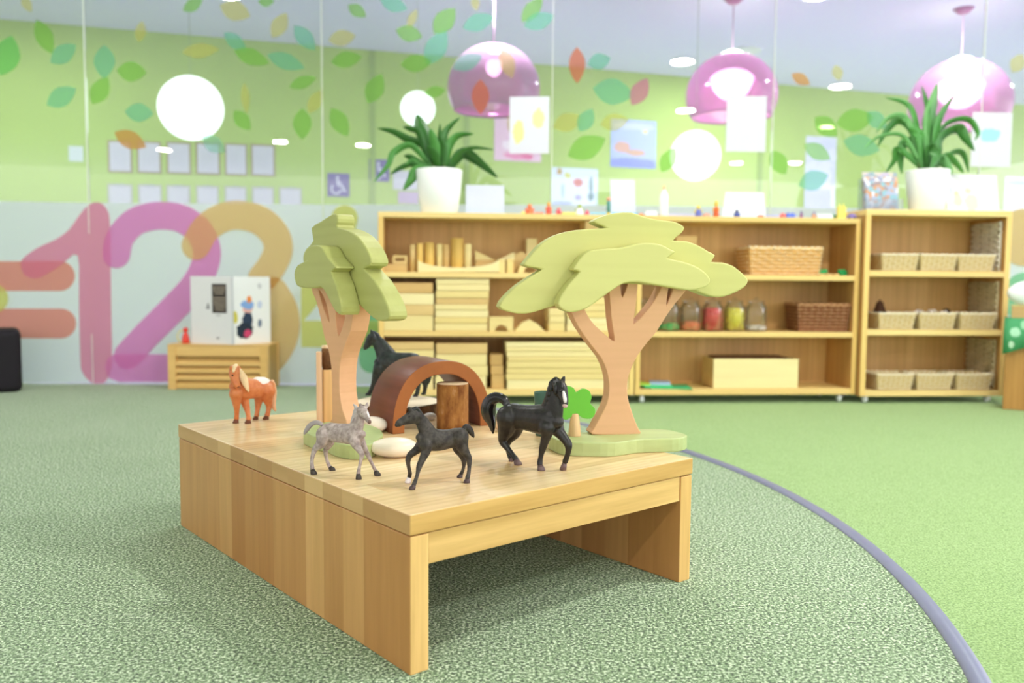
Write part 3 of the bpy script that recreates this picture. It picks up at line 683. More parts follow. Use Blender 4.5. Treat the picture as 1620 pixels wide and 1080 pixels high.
# --- black stallion
def stallion():
    M = {'b': horse_mat('black_coat', '120e0e', '282220', nsc=120, rough=.4, spec=.5), 't': plain('140f11', .22, .6, .3, 150), 'm': plain('120e0f', .35, .5, .3, 180), 'h': plain('6c5654', .4, .4), 'e': M_eye}
    def facework(mb, J, k): pass
    r, J, k = horse('black_toy_stallion', 'glossy black toy stallion with white blaze and arched tail, one foreleg raised', 'toy horse', (740, 560), 4.5, TH,
      [(516, 825, 26), (672, 822, 22), (352, 786, 27), (308, 761, 22)],
      [(250, 415, 28), (275, 425, 62), (320, 438, 86), (390, 448, 84), (460, 458, 90), (530, 465, 98), (590, 468, 88), (640, 480, 52)],
      [(590, 435, 92), (605, 375, 82), (618, 310, 68), (628, 255, 56), (634, 225, 46)],
      [(640, 218, 44, 10), (660, 245, 45, 22), (676, 285, 36, 36), (688, 325, 27, 48), (692, 360, 21, 56), (692, 372, 16, 58)],
      [[(565, 520, 58), (562, 570, 38), (548, 620, 29), (532, 675, 24), (522, 720, 17), (514, 765, 19), (514, 782, 19)],
       [(625, 520, 55), (655, 560, 38), (688, 600, 30), (716, 645, 27), (716, 690, 19), (706, 730, 18), (694, 762, 20)],
       [(290, 450, 84), (275, 530, 62), (255, 585, 40), (252, 625, 29), (285, 672, 21), (318, 715, 18), (340, 745, 21)],
       [(345, 500, 62), (335, 560, 42), (300, 605, 28), (280, 640, 23), (284, 680, 16), (296, 718, 17), (304, 735, 18)]],
      [(620, 192, 620, 160, 15, 20), (672, 200, 690, 152, 15, -6)],
      [(278, 358, 20), (258, 325, 24), (215, 308, 27), (170, 325, 34), (148, 375, 40), (150, 430, 38), (168, 485, 24), (176, 530, 15), (180, 562, 5)],
      [[(628-13*i, 185+34*i, 24, 8), (600-10*i, 210+36*i, 26, 18), (592-9*i, 250+38*i, 18, 30)] for i in range(6)]+[[(640, 185, 18, 14), (662, 205, 16, 40), (668, 235, 10, 58)], [(640, 190, 18, 14), (630, 230, 18, 56), (625, 275, 12, 66)]],
      M, eyes=[(658, 262, 8, 70)], lat=(.8, .55, .8), vox=.0012, kf=1.09, hf=1.08, tf=1.4)
    mb = MB(); P = [J(x, y, w*k) for x, y, w in ((680, 262, 60), (686, 290, 62), (692, 320, 66), (694, 345, 66))]
    mb.tube(P, [7*k, 13*k, 13*k, 10*k], None, None, 10); obj('blaze', mb, plain('f0e8e8', .4), r)
    obj('muzzle', MB().ball(J(693, 366, 62*k), 19*k, 16*k, 17*k), plain('c8a8a0', .5, .3, .2, 150), r)
stallion()
# --- chestnut pony
def pony():
    M = {'t': plain('e2b48c', .5, .3, .2, 200), 'm': plain('ecd2a4', .5, .3, .15, 220), 'h': plain('6c3c24', .4, .4), 'e': M_eye}
    M['b'] = horse_mat('chestnut_coat', 'c8703c', 'd88650', nsc=80, rough=.4, spec=.45)
    r, J, k = horse('chestnut_toy_pony', 'orange chestnut toy pony with cream mane and white rump patch, far left of the table', 'toy horse', (340, 500), 5.4, TH,
      [(183, 912, 24), (288, 914, 25), (440, 880, 25), (352, 882, 23)],
      [(488, 590, 30), (460, 600, 60), (420, 612, 78), (360, 618, 76), (300, 618, 80), (240, 615, 86), (190, 605, 72), (160, 600, 44)],
      [(205, 590, 78), (190, 540, 64), (178, 495, 52), (172, 465, 42)],
      [(172, 452, 40, 10), (165, 490, 40, 30), (170, 535, 32, 52), (184, 575, 26, 72), (194, 600, 20, 80)],
      [[(180, 660, 52), (183, 720, 36), (186, 780, 24), (187, 830, 18), (185, 872, 20)],
       [(235, 660, 52), (255, 730, 34), (274, 790, 24), (285, 840, 18), (288, 878, 20)],
       [(445, 640, 66), (452, 710, 42), (462, 760, 27), (456, 810, 19), (446, 846, 21)],
       [(385, 650, 55), (375, 710, 36), (368, 765, 24), (362, 810, 18), (356, 848, 20)]],
      [(140, 450, 128, 425, 13, 30), (208, 455, 214, 428, 14, 30)],
      [(490, 560, 20), (502, 610, 24), (504, 670, 24), (500, 730, 22), (502, 775, 20), (515, 800, 12)],
      [[(178+6*i, 428+7*i, 20, 14+2*i), (205+12*i, 470+12*i, 21, 40), (232+10*i, 545+12*i, 18, 70), (262+6*i, 610+8*i, 9, 84)] for i in range(5)]+[[(180, 425, 20, 16), (165, 440, 18, 40), (158, 470, 12, 54)]],
      M, eyes=[(150, 505, 7, 66)], lat=(.8, .6, .85))
    mb = MB(); c0 = J(385, 560, 8*k)
    cen = J(385, 545, 0); mb.ball(cen, 52*k, 52*k, 12*k)
    # white blanket patch: thin shell lying on the back
    me = MB(); 
    for i, v in enumerate(mb.v): pass
    obj('rump_patch', MB().tube([J(322, 588, 0), J(360, 582, 0), (J(410, 584, 0)), J(448, 596, 0)], [52*k, 65*k, 67*k, 58*k], [34*k, 58*k, 60*k, 42*k], (Vector(J(0, 0, 1))-Vector(J(0, 0, 0))), 18), plain('f2ebe4', .5), r)
    obj('muzzle', MB().ball(J(195, 602, 84*k), 17*k, 17*k, 13*k), plain('8c4c2c', .5), r)
pony()
# --- dark horse on the log slice behind the arch
def back_horse():
    M = {'b': horse_mat('slate_black_coat', '181c1d', '343c3c', nsc=100, rough=.4, spec=.45), 't': plain('1c2020', .35, .5, .2, 150), 'm': plain('2c2f3c', .3, .55, .3, 150), 'h': plain('20201e', .4, .4), 'e': M_eye}
    horse('slate_toy_horse', 'slate black toy horse looking left, standing on the log slice behind the arch', 'toy horse', (560, 500), 5.4, TH+SL,
      [(128, 676, 22), (240, 690, 20), (533, 686, 22), (600, 670, 20)],
      [(590, 400, 36), (560, 405, 66), (500, 402, 82), (430, 400, 82), (350, 400, 84), (290, 398, 86), (235, 395, 72), (205, 395, 40)],
      [(280, 350, 84), (250, 290, 68), (215, 235, 54), (180, 195, 44)],
      [(165, 178, 40), (145, 200, 38), (122, 232, 28), (102, 262, 21), (94, 276, 16)],
      [[(215, 440, 48), (190, 500, 34), (176, 550, 24), (158, 600, 18), (138, 648, 18)],
       [(245, 450, 44), (245, 520, 30), (244, 570, 22), (242, 620, 16), (240, 660, 16)],
       [(540, 450, 66), (535, 530, 40), (545, 580, 26), (545, 630, 18), (538, 658, 18)],
       [(570, 450, 60), (590, 530, 36), (610, 580, 24), (606, 620, 17), (602, 648, 17)]],
      [(160, 150, 143, 112, 14, 12), (172, 150, 168, 118, 12, -12)],
      [(600, 370, 18), (630, 400, 24), (640, 470, 28), (636, 540, 22), (630, 580, 8)],
      [[(172+22*i, 140+34*i, 14, 0), (205+20*i, 160+34*i, 16, 4), (222+17*i, 195+34*i, 10, 8)] for i in range(6)],
      M, eyes=[(132, 195, 6, 26)], axis=(-1, .1), vox=.0013)
back_horse()

# ================================================================== SHELF UNITS
M_sh = wood('shelf_edge_wood', 'f4d892', 'ecca80', grain=0, rough=.45, spec=.3, contrast=.12, gs=6)
M_shv = wood('shelf_post_wood', 'f0d084', 'eac474', grain=2, rough=.45, spec=.3, contrast=.12, gs=6)
M_shb = wood('shelf_back_wood', 'e4bc7c', 'd2a666', grain=2, strip=0, sw=.085, rough=.5, spec=.3, contrast=.15, gs=5)
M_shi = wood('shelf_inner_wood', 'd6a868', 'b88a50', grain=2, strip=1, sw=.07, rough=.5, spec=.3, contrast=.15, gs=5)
M_rub = plain('e0e2e6', .4, .5); M_dark = plain('26282a', .5, .3)
A0 = Vector((-.5369, 3.3923)); A1 = Vector((1.455, 3.558)); C0 = Vector((1.462, 3.532)); C1 = Vector((2.1, 3.585))
class Frame:
    def __init__(s, P0, P1):
        s.P = Vector((P0[0], P0[1], 0)); d = Vector(P1)-Vector(P0); s.L = d.length; s.a = math.atan2(d.y, d.x)
        s.u = Vector((math.cos(s.a), math.sin(s.a), 0)); s.v = Vector((-math.sin(s.a), math.cos(s.a), 0))
    def loc(s, px, py, k):
        q = V(px, py, s.P+s.v*k, s.v)-s.P; return q.dot(s.u), q.z
    def w(s, x, y, z): return s.P+s.u*x+s.v*y+Vector((0, 0, z))
FA = Frame(A0, A1); FC = Frame(C0, C1); DEP = .25
TKN = .021
def caster():
    e = empty('tmp', (0, 0, 0)); return e
def unit(Fr, x0, x1, ztop, shelves, label, name='shelf_unit', zb=.035, woven=False, tk=TKN):
    o0 = Fr.w(x0, 0, 0); L = x1-x0
    e = empty(name, o0, label, 'shelf', 'low wooden shelf units', rz=Fr.a)
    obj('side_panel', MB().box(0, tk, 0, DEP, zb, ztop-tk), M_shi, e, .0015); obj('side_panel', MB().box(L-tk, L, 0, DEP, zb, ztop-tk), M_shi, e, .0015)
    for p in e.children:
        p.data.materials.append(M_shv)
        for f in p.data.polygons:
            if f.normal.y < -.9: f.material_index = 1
    obj('top_panel', MB().box(0, L, 0, DEP, ztop-tk, ztop), M_sh, e, .0015)
    obj('bottom_panel', MB().box(tk, L-tk, 0, DEP, zb, zb+.024), M_sh, e, .0015)
    obj('back_panel', MB().box(tk, L-tk, DEP-.006, DEP-.001, zb+.024, ztop-tk), M_shb, e)
    for z in shelves: obj('shelf', MB().box(tk, L-tk, 0, DEP-.007, z-tk, z), M_sh, e, .0015)
    for cx_, cy_ in ((.035, .03), (L-.06, .03), (.035, DEP-.03), (L-.06, DEP-.03)):
        w = obj('caster', MB().box(cx_-.006, cx_+.006, cy_-.008, cy_+.008, .02, zb), M_dark, e)
        wh = MB().lathe([(.0001, -.008), (.014, -.008), (.0165, -.005), (.0165, .005), (.014, .008), (.0001, .008)], 24)
        wh.v = [(cx_+z_+.013*0, cy_-.004+x_, .0167+y_) for x_, y_, z_ in wh.v]
        obj('wheel', wh, M_rub, w)
    return e
sp_ = FA.loc(1004.5, 560, 0)[0]
zA = [FA.loc(800, y, 0)[1] for y in (430, 526.5)]; zA2 = [FA.loc(1180, y, 0)[1] for y in (436, 523)]
print('A shelves', zA, zA2, 'split', sp_)
ZS1 = (zA[0]+zA2[0])/2; ZS2 = (zA[1]+zA2[1])/2; ZB = .035+.024; ZT = .7738
UA = unit(FA, 0, sp_-.002, ZT, (ZS1, ZS2), 'long low shelf unit filled with plain wooden building blocks')
UB = unit(FA, sp_+.002, FA.L, ZT, (ZS1, ZS2), 'low shelf unit with glass jars and wicker baskets, middle of the row')
zC = [FC.loc(1475, y, 0)[1] for y in (428.5, 521.5)]; ZC1, ZC2 = zC; ZCT = .811
UC = unit(FC, 0, FC.L, ZCT, (ZC1, ZC2), 'taller yellow wood shelf unit with nine small baskets at the right end', zb=.03, tk=.024)
# ---------------- building blocks
M_blk = wood('block_pale_wood', 'f6e8b0', 'ecd48c', grain=0, rough=.5, spec=.3, contrast=.1, gs=5)
M_blk2 = wood('block_warm_wood', 'e6c888', 'd8b070', grain=0, rough=.5, spec=.3, contrast=.15, gs=5)
M_cyl = wood('block_gold_wood', 'e0bc68', 'd6ac58', grain=2, rough=.5, spec=.3, contrast=.15, gs=5)
def plank(Fr, pxa, pxb, ya, yb, k, z0, z1, dep, label, group, mat=None, name='wooden_plank'):
    xa = Fr.loc(pxa, ya, k)[0]; xb = Fr.loc(pxb, yb, k)[0]
    o = obj(name, MB().box(0, xb-xa, 0, dep, 0, z1-z0), mat or M_blk, None, .0028, loc=Fr.w(xa, k, z0), rz=Fr.a)
    return tag(o, label, 'wooden block', group)
ORD = ['lowest']+[w+' from bottom' for w in ('second', 'third', 'fourth', 'fifth', 'sixth', 'seventh', 'eighth', 'ninth')]
def stack(pxa, pxb, y0, y1, zbase, k, hs, where, group, dep=.17, ref=FA, mats=None):
    ztop = ref.loc((pxa+pxb)/2, y0, k)[1]; T = sum(hs); z = zbase; n = len(hs)
    for i, h in enumerate(hs):
        hh = (ztop-zbase)*h/T; jit = random.uniform(-1.5, 1.5)
        pos = 'topmost' if i == n-1 else ORD[i]
        plank(ref, pxa+jit, pxb+jit, y0, y0, k+random.uniform(0, .003), z+.0004, z+hh-.0004, dep, 'wooden plank, %s in %s' % (pos, where), group, (mats or {}).get(i))
        z += hh
stack(602, 686, 447, 527, ZS2, .004, [2.2, 1.5, 1.6, 1.5], 'the middle-shelf pile behind the left toy tree', 'planks on the middle block shelf', mats={3: M_blk2, 1: M_blk2})
stack(689, 773, 441, 527, ZS2, .004, [1.2, 1, 1.1, .9, 1, 1.1, 1, .9], 'the tall middle-shelf pile left of the small arch block', 'planks on the middle block shelf', mats={4: M_blk2})
stack(605, 686, 541, 613, ZB, .006, [1.3, 1.2, 1.3, 1.2, 1.0], 'the leftmost bottom-shelf pile behind the brown arch', 'planks on the bottom block shelf', mats={2: M_blk2, 4: M_blk2})
stack(690, 771, 543, 613, ZB, .006, [1.6, 1.3, 1.4, 1.3], 'the bottom-shelf pile above the upright log', 'planks on the bottom block shelf', mats={3: M_blk2, 0: M_blk})
stack(802, 996, 541, 613, ZB, .006, [1.8, 1.2, 1.1, 1.3, .8, 1.1, .8, 1.0], 'the wide bottom-shelf pile of long planks behind the stallion', 'planks on the bottom block shelf')
stack(868, 893, 488, 527, ZS2, .005, [1.2, 1, 1], 'the short narrow middle-shelf pile left of the acacia branch', 'blocks on the middle block shelf')
stack(897, 966, 470, 527, ZS2, .005, [1.1, 1, 1, 1, 1.2], 'the middle-shelf pile seen between the acacia branches', 'planks on the middle block shelf')
stack(777, 797, 560, 613, ZB, .03, [1.5, 1, 1.2], 'the narrow dark bottom-shelf column between two wide piles', 'blocks on the bottom block shelf', dep=.08, mats={0: M_blk2, 1: M_blk2, 2: M_blk2})
def blk(px0, px1, y0, zb, k, dep, label, mat=None, group=None, name='wooden_block', fr=FA):
    z1 = fr.loc((px0+px1)/2, y0, k)[1]; return plank(fr, px0, px1, y0, y0, k, zb+.0003, z1, dep, label, group or 'wooden blocks on the top block shelf', mat, name)
# flat solids cut from outlines drawn in the front plane
def cutblock(loops, k, dep, label, zb, mat=None, group=None, name='wooden_block', bev=.001, fr=FA, sub=None, cat='wooden block'):
    L2 = [[fr.loc(x, y, k) for x, y in lp] for lp in loops]
    x0 = min(p[0] for p in L2[0]); zmin = min(p[1] for p in L2[0])
    me = filled(name, [[(p[0]-x0, max(p[1]-zmin, 0)) for p in lp] for lp in L2], dep, bev)
    me.transform(Matrix(((1, 0, 0, 0), (0, 0, -1, dep/2), (0, 1, 0, 0), (0, 0, 0, 1))))
    o = obj(name, me, mat or M_blk); o.location = fr.w(x0, k, zb+.0005); o.rotation_euler.z = fr.a
    return tag(o, label, cat, group or 'wooden blocks on the top block shelf')
def arc(cx, cy, r, a0, a1, n=14, ry=None): return [(cx+r*math.cos(math.radians(a0+(a1-a0)*i/n)), cy-(ry or r)*math.sin(math.radians(a0+(a1-a0)*i/n))) for i in range(n+1)]
cutblock([[(661, 431), (790, 431), (790, 409)]+[(725+65*math.cos(t), 409+15*math.sin(t)) for t in [PI*i/16 for i in range(1, 16)]]+[(661, 406)]], .012, .05, 'long pale cradle block with concave top on the top shelf', ZS1)
cutblock([[(774, 524.5), (774, 502), (812, 502), (812, 524.5), (803, 524.5)]+arc(793, 524.5, 10, 0, 180, 10)[1:-1]+[(783, 524.5)]], .006, .06, 'rectangular arch block with small half-round opening, middle shelf', ZS2, group='blocks on the middle block shelf')
cutblock([[(814, 525), (862, 525), (850, 513), (838, 507), (826, 512)]], .008, .05, 'low curved triangular block right of the small arch block, middle shelf', ZS2, group='blocks on the middle block shelf')
cutblock([[(752, 412), (752, 387), (783, 401)], ], .09, .04, 'pale triangular block leaning behind the cradle block, left one', ZS1+.024)
cutblock([[(786, 402), (814, 388), (814, 412), (786, 412)]], .09, .04, 'pale wedge block behind the cradle block, right one', ZS1+.024)
blk(752, 815, 411, ZS1, .07, .08, 'long low block under the two wedge blocks behind the cradle', M_blk2)
blk(600, 644, 418, ZS1, .02, .1, 'flat wooden block at the left end of the top shelf', M_blk2)
zt_ = FA.loc(632, 418, .02)[1]
cutblock([[(621, 418), (621, 404), (644, 404), (644, 418)], [(625, 413), (640, 413), (640, 408), (625, 408)]], .03, .05, 'small block with slot opening lying on the flat block at the left end', zt_, M_blk2)
for (x, y, r, k, m, lb) in ((653, 387, 5, .06, M_blk2, 'thin brown dowel at the left of the cylinder row'), (664, 385, 5, .05, M_cyl, 'second dowel from the left in the cylinder row'), (679, 384, 8, .07, M_cyl, 'golden cylinder third in the row behind the cradle block'),
    (695, 386, 5, .08, M_blk, 'pale slim cylinder beside the golden one'), (706, 387, 5.5, .08, M_blk2, 'brown slim cylinder left of the tall golden cylinder'), (723, 377, 10, .08, M_cyl, 'tall thick golden cylinder in the middle of the cradle block'), (740, 386, 6, .085, M_blk, 'pale cylinder right of the tall golden cylinder')):
    s0 = FA.loc(x, y, k); rr = r*3.45/F_PX; h = s0[1]-ZS1
    tag(obj('wooden_cylinder', MB().lathe([(.0001, 0), (rr-.001, 0), (rr, .001), (rr, h-.001), (rr-.001, h), (.0001, h)], 24), m, None, loc=FA.w(s0[0], k, ZS1)), lb, 'wooden block', 'wooden cylinders on the top block shelf')
# loose arches and blocks right of the cradle
cutblock([[(790, 431), (790, 410), (799, 410), (799, 431)]], .03, .04, 'small upright block just right of the cradle block', ZS1)
cutblock([[(802, 431), (802, 409), (812, 409), (812, 431)]], .03, .04, 'small upright block beside the half-ring block', ZS1)
cutblock([arc(840, 431, 20, 0, 180)+arc(840, 431, 11, 180, 0)], .03, .045, 'half-ring arch block partly behind the acacia crown', ZS1)
cutblock([[(806, 406), (826, 397), (842, 408), (842, 412), (806, 412)]], .1, .05, 'brownish peaked block in the heap at the end of the top shelf', ZS1+.05, M_blk2)
blk(802, 846, 411, ZS1, .1, .06, 'long block under the peaked block at the end of the top shelf', M_blk2)
blk(833, 850, 377, ZS1, .17, .05, 'tall block at the rear of the heap on the top shelf')
blk(926, 975, 349, ZS1, .02, .16, 'upright pale wooden board box beside the acacia crown on the top shelf', M_blk2, name='wooden_box_block')
blk(1070, 1103, 373, ZS1, .05, .12, 'orange-brown wooden box behind the acacia crown on the jar unit', M_blk2, name='wooden_box_block')
# ---------------- baskets
def wicker(name, c1, c2, sx=90, sz=110):
    t = NT(name); b = t.bsdf(.65, .25); v = t.coord(); sep = t.new('SeparateXYZ'); t.ln(v, sep.inputs[0])
    xy = t.math('ADD', sep.outputs[0], sep.outputs[1])
    a = t.math('SINE', t.math('MULTIPLY', xy, sx*2.6)); c = t.math('SINE', t.math('MULTIPLY', sep.outputs[2], sz*4.0))
    w = t.math('ADD', t.math('MULTIPLY', t.math('MULTIPLY', a, c), .5), .5); n = t.noise(v, 150, 3)
    f = t.math('ADD', t.math('MULTIPLY', w, .6), t.math('MULTIPLY', n, .4))
    t.ln(t.ramp(f, [(.36, lin(c1)), (.6, lin(c2))]), b.inputs['Base Color']); t.bump(w, b, 1.0, .004); return t.m
M_wk1 = wicker('gold_wicker', 'ecbc6c', 'fff6d4'); M_wk2 = wicker('brown_wicker', '8a5630', 'e0b080'); M_wk3 = wicker('seagrass', 'e6d09c', 'fffbe8', 110, 130)
def basket(name, W, Dp, H, flare, mat, t=.004, rim=.0045, nrows=7, nst_w=9, liner=None):
    """tapered rectangular woven basket: hollow body, rolled rim"""
    mb = MB()
    def ringp(s, z, wav=0, n=10):
        w, d = (W/2)*s, (Dp/2)*s; P = []
        cs = [(-w, -d), (w, -d), (w, d), (-w, d)]
        for i in range(4):
            a, b = cs[i], cs[(i+1) % 4]
            for k in range(n): f = k/n; P.append((a[0]+(b[0]-a[0])*f, a[1]+(b[1]-a[1])*f+0, z+wav*math.sin((i*n+k)*2.2)))
        return P
    N = 40; vs = []; lv = []
    for j in range(9): z = H*j/8; lv.append((1-flare*(1-j/8), z, .0012 if j % 2 else 0))
    outer = []
    for s, z, b in lv: outer.append([(x*(1+b*8), y*(1+b*8), zz) for x, y, zz in ringp(s, z)])
    inner = [[(x*(1-2*t/W), y*(1-2*t/Dp), max(zz, t)) for x, y, zz in ringp(s, z)] for s, z, b in reversed(lv)]
    allr = outer+inner
    for r in allr: vs += r
    fs = []
    for j in range(len(allr)-1):
        for i in range(N): a = j*N+i; b = j*N+(i+1) % N; fs.append((a, b, b+N, a+N))
    fs.append(tuple(reversed(range(N)))); k = (len(allr)-1)*N; fs.append(tuple(range(k, k+N)))
    mb.add(vs, fs)
    e = empty(name, (0, 0, 0)); obj('liner', mb, liner, e)
    sm = MB(); nr = nrows; hr = H/nr
    for j in range(nr):
        z = hr*(j+.5); sc_ = 1-flare*(1-z/H); P = []; w, d = W/2*sc_, Dp/2*sc_
        per = [(-w, -d), (w, -d), (w, d), (-w, d)]; nst = [nst_w, max(4, int(nst_w*Dp/W))]
        for i in range(4):
            a, b = Vector(per[i]), Vector(per[(i+1) % 4]); n_ = nst[i % 2]*4; dd = (b-a).normalized(); out = Vector((dd.y, -dd.x))
            for k in range(n_):
                f = k/n_; q = a+(b-a)*f+out*(t*.55*math.sin(2*PI*(k/8)+PI*j)+t*.35); P.append(Vector((q.x, q.y, z)))
        P.append(P[0]); sm.tube(P, hr*.46, t*.4, None, 6, False)
    obj('woven_strands', sm, mat, e)
    rp = ringp(1.0, H, .0008); rm = MB(); rm.tube([Vector(p) for p in rp]+[Vector(rp[0])], rim, None, None, 8, False); obj('rim', rm, mat, e)
    return e
def place(e, fr, px, py, k, z, label, cat, group=None, rz=0):
    s = fr.loc(px, py, k); e.location = fr.w(s[0], k, z); e.rotation_euler.z = fr.a+rz; return tag(e, label, cat, group)
ppm = F_PX/3.6
e = basket('wicker_basket', 118/ppm, .15, 43/ppm, .07, M_wk1, t=.007, nrows=8, nst_w=10, liner=plain('d8a458', .7)); place(e, FA, 1231, 420, .11, ZS1, 'large golden wicker basket on the top shelf of the jar unit', 'basket')
e = basket('wicker_basket', 84/ppm, .17, 43/ppm, .1, M_wk2, t=.006, nrows=8, nst_w=8, liner=plain('7c4a28', .7)); place(e, FA, 1292, 500, .12, ZS2, 'dark brown wicker basket at the right end of the middle shelf', 'basket', rz=-.1)
sb = basket('seagrass_basket', 61/ppm, .12, 25/ppm, .13, M_wk3, t=.004, rim=.0035, nrows=6, nst_w=7, liner=plain('d4bc84', .7))
first = True
ROWS = [(ZC1, 416, [(1412, 'left'), (1472, 'middle'), (1531, 'right')], 'top'), (ZC2, 510, [(1407, 'left'), (1470, 'middle'), (1533, 'right')], 'middle'), (.03+.0245, 603, [(1404.5, 'left'), (1466, 'middle'), (1527.5, 'right')], 'bottom')]
for z, y, L, row in ROWS:
    for px, side in L:
        b = sb if first else dup(sb, (0, 0, 0)); first = False
        place(b, FC, px, y, .066, z+.001, 'small flared seagrass basket, %s of three on the %s shelf of the right-end unit' % (side, row), 'basket', 'small baskets in the right-end shelf unit')
def cone(px, py, k, z, r, h, label, col='4a3020'):
    s = FC.loc(px, py, k); mb = MB()
    mb.lathe([(.0001, 0), (r*.7, .001), (r, h*.25), (r*.85, h*.5), (r*.5, h*.8), (.0001, h)], 14)
    for j in range(6):
        for i in range(8):
            a = 2*PI*(i+j*.5)/8; q = r*(1-.13*j); mb.ball((q*math.cos(a)*.95, q*math.sin(a)*.95, h*(.1+.14*j)), r*.26, r*.26, h*.06, 6, 4)
    return tag(obj('pine_cone', mb, plain(col, .8, .2, .25, 200), None, loc=FC.w(s[0], k, z)), label, 'pine cone')
cone(1392, 480, .085, ZC2+.035, .028, .092, 'tall dark brown pine cone standing in the left basket of the middle shelf')
cone(1497, 495, .075, ZC2+.048, .026, .042, 'dark cone lying between the middle and right baskets of the middle shelf', '3a2618')
mid = FC.loc(1468, 497, .085)
for i in range(7):
    a = random.random()*6; x = mid[0]-.06+.02*i; mb = MB().ball((0, 0, 0), .018, .010, .006, 12, 7, Matrix.Rotation(a, 3, 'Z'))
    tag(obj('sea_shell', mb, plain(['e8ddd0', 'cfc0b4', 'f2ece0'][i % 3], .5), None, loc=FC.w(x, .07+.02*(i % 3), ZC2+.073+.004*(i % 2)), smooth=True), 'pale flat shell heaped in the middle basket of the middle shelf', 'shell', 'shells in the middle basket')
# woven mats stored upright along the right side of the unit
M_mat = wicker('woven_mat', 'a8926a', 'e4dcc8', 60, 200)
for zb, zt, nm in ((.06, ZC2-.03, 'bottom'), (ZC2+.001, ZC1-.03, 'middle'), (ZC1+.001, ZCT-.03, 'top')):
    e = empty('woven_mat', FC.w(FC.L-.033, .02, zb), 'upright woven willow screen against the right side of the %s compartment' % nm, 'woven screen', 'woven screens in the right-end unit', rz=FC.a)
    H = zt-zb-.012; wv = MB(); n = 16
    for i in range(n):
        z = H*(i+.5)/n; P = [(.003*math.sin(y*90+i*PI), y, z+.0015*math.sin(y*40+i)) for y in [.205*k/14 for k in range(15)]]
        wv.tube(P, H/n*.5, .003, (1, 0, 0), 8)
    obj('woven_strands', wv, plain('c8b894' if nm != 'top' else 'ddd6c6', .6, .3, .25, 60), e)
    st_ = MB()
    for y in (.015, .075, .135, .195): st_.tube([(0, y, 0), (0, y, H)], .0022, None, None, 8)
    obj('stake', st_, plain('8c744c', .7), e)
# ---------------- jars
M_jar = thin_glass('jar_glass', 'fafaf6', .5, .05, .03, 'f0ead8')
def jar(px, fillcol, frac, label, flabel):
    s = FA.loc(px, 500, .07); r = 16.5/ppm; H = 50/ppm
    e = empty('glass_jar', FA.w(s[0], .07, ZS2), label, 'jar', 'glass jars on the middle shelf', rz=FA.a)
    obj('jar_body', MB().lathe([(.0001, .001), (r*.92, .001), (r, .005), (r, H*.74), (r*.93, H*.8), (r*.72, H*.86), (r*.72, H*.9), (r*.69, H*.9), (r*.69, H*.86), (r*.9, H*.78), (r*.95, H*.7), (r*.95, .006), (.0001, .005)], 28), M_jar, e)
    obj('jar_lid', MB().lathe([(.0001, H*.9), (r*.78, H*.9), (r*.8, H*.92), (r*.8, H*.95), (r*.4, H*.98), (r*.16, H*1.0), (r*.2, H*1.05), (.0001, H*1.07)], 28), M_jar, e)
    if fillcol:
        fm = MB(); h = H*.72*frac; fm.lathe([(.0001, .0065), (r*.9, .0065), (r*.9, h), (.0001, h+.002)], 24)
        rnd = random.Random(px)
        for i in range(46):
            a = rnd.random()*6.28; z = .01+rnd.random()*max(h-.012, .002); fm.ball((r*.82*math.cos(a), r*.82*math.sin(a), z), r*.17, None, None, 7, 5)
        for i in range(16):
            a = rnd.random()*6.28; q = r*.7*rnd.random(); fm.ball((q*math.cos(a), q*math.sin(a), h), r*.18, None, None, 7, 5)
        f = tag(obj('jar_contents', fm, plain(fillcol, .4, .5, .25, 90), e), kind='stuff'); f['label'] = flabel
jar(1022, '3a3236', .55, 'glass jar with dark contents seen between the acacia branches', 'dark beads')
jar(1058, '4cbc64', .28, 'glass jar with a low layer of green beads, partly behind the acacia branch', 'green beads')
jar(1092, 'f08458', .36, 'glass jar one third full of orange beads', 'orange beads')
jar(1127, 'd83838', .95, 'glass jar full of red beads', 'red beads')
jar(1162, 'e6dc40', .95, 'glass jar full of yellow beads', 'yellow beads')
jar(1196, 'f2e8f0', .2, 'almost empty glass jar with white beads at the bottom, rightmost of the jars', 'white beads')
# green leaf pieces and wooden rings next to the golden basket
for i, (x, y, c) in enumerate(((1290, 424, '2f8c4c'), (1301, 421, '3ca45c'), (1333, 431, '2c9450'))):
    s = FA.loc(x, y, .05); mb = MB()
    for k in range(5): a = k*1.25+i; mb.ball((.011*math.cos(a), .006*math.sin(a), .011+.007*math.sin(k*2)), .012, .004, .010, 10, 6, Matrix.Rotation(a, 3, 'Y'))
    mb.v = [(a, b, max(c2, 0)) for a, b, c2 in mb.v]
    tag(obj('felt_leaf', mb, plain(c, .8, .2), None, loc=FA.w(s[0], .05, ZS1), smooth=True), ['dark green felt leaf bunch touching the golden basket', 'mid green felt leaf bunch beside the wooden rings', 'green felt leaf at the right end of the wooden rings'][i], 'toy leaf')
for i, x in enumerate((1300, 1311, 1322)):
    s = FA.loc(x, 430, .03); mb = MB(); P = [Vector((.011*math.cos(a), .011*math.sin(a), .004)) for a in [2*PI*k/20 for k in range(21)]]; mb.tube(P, .004, None, None, 8, False)
    tag(obj('wooden_ring', mb, M_blk2, None, loc=FA.w(s[0], .03, ZS1)), ['left', 'middle', 'right'][i]+' of three small wooden rings right of the golden basket', 'ring', 'small wooden rings')
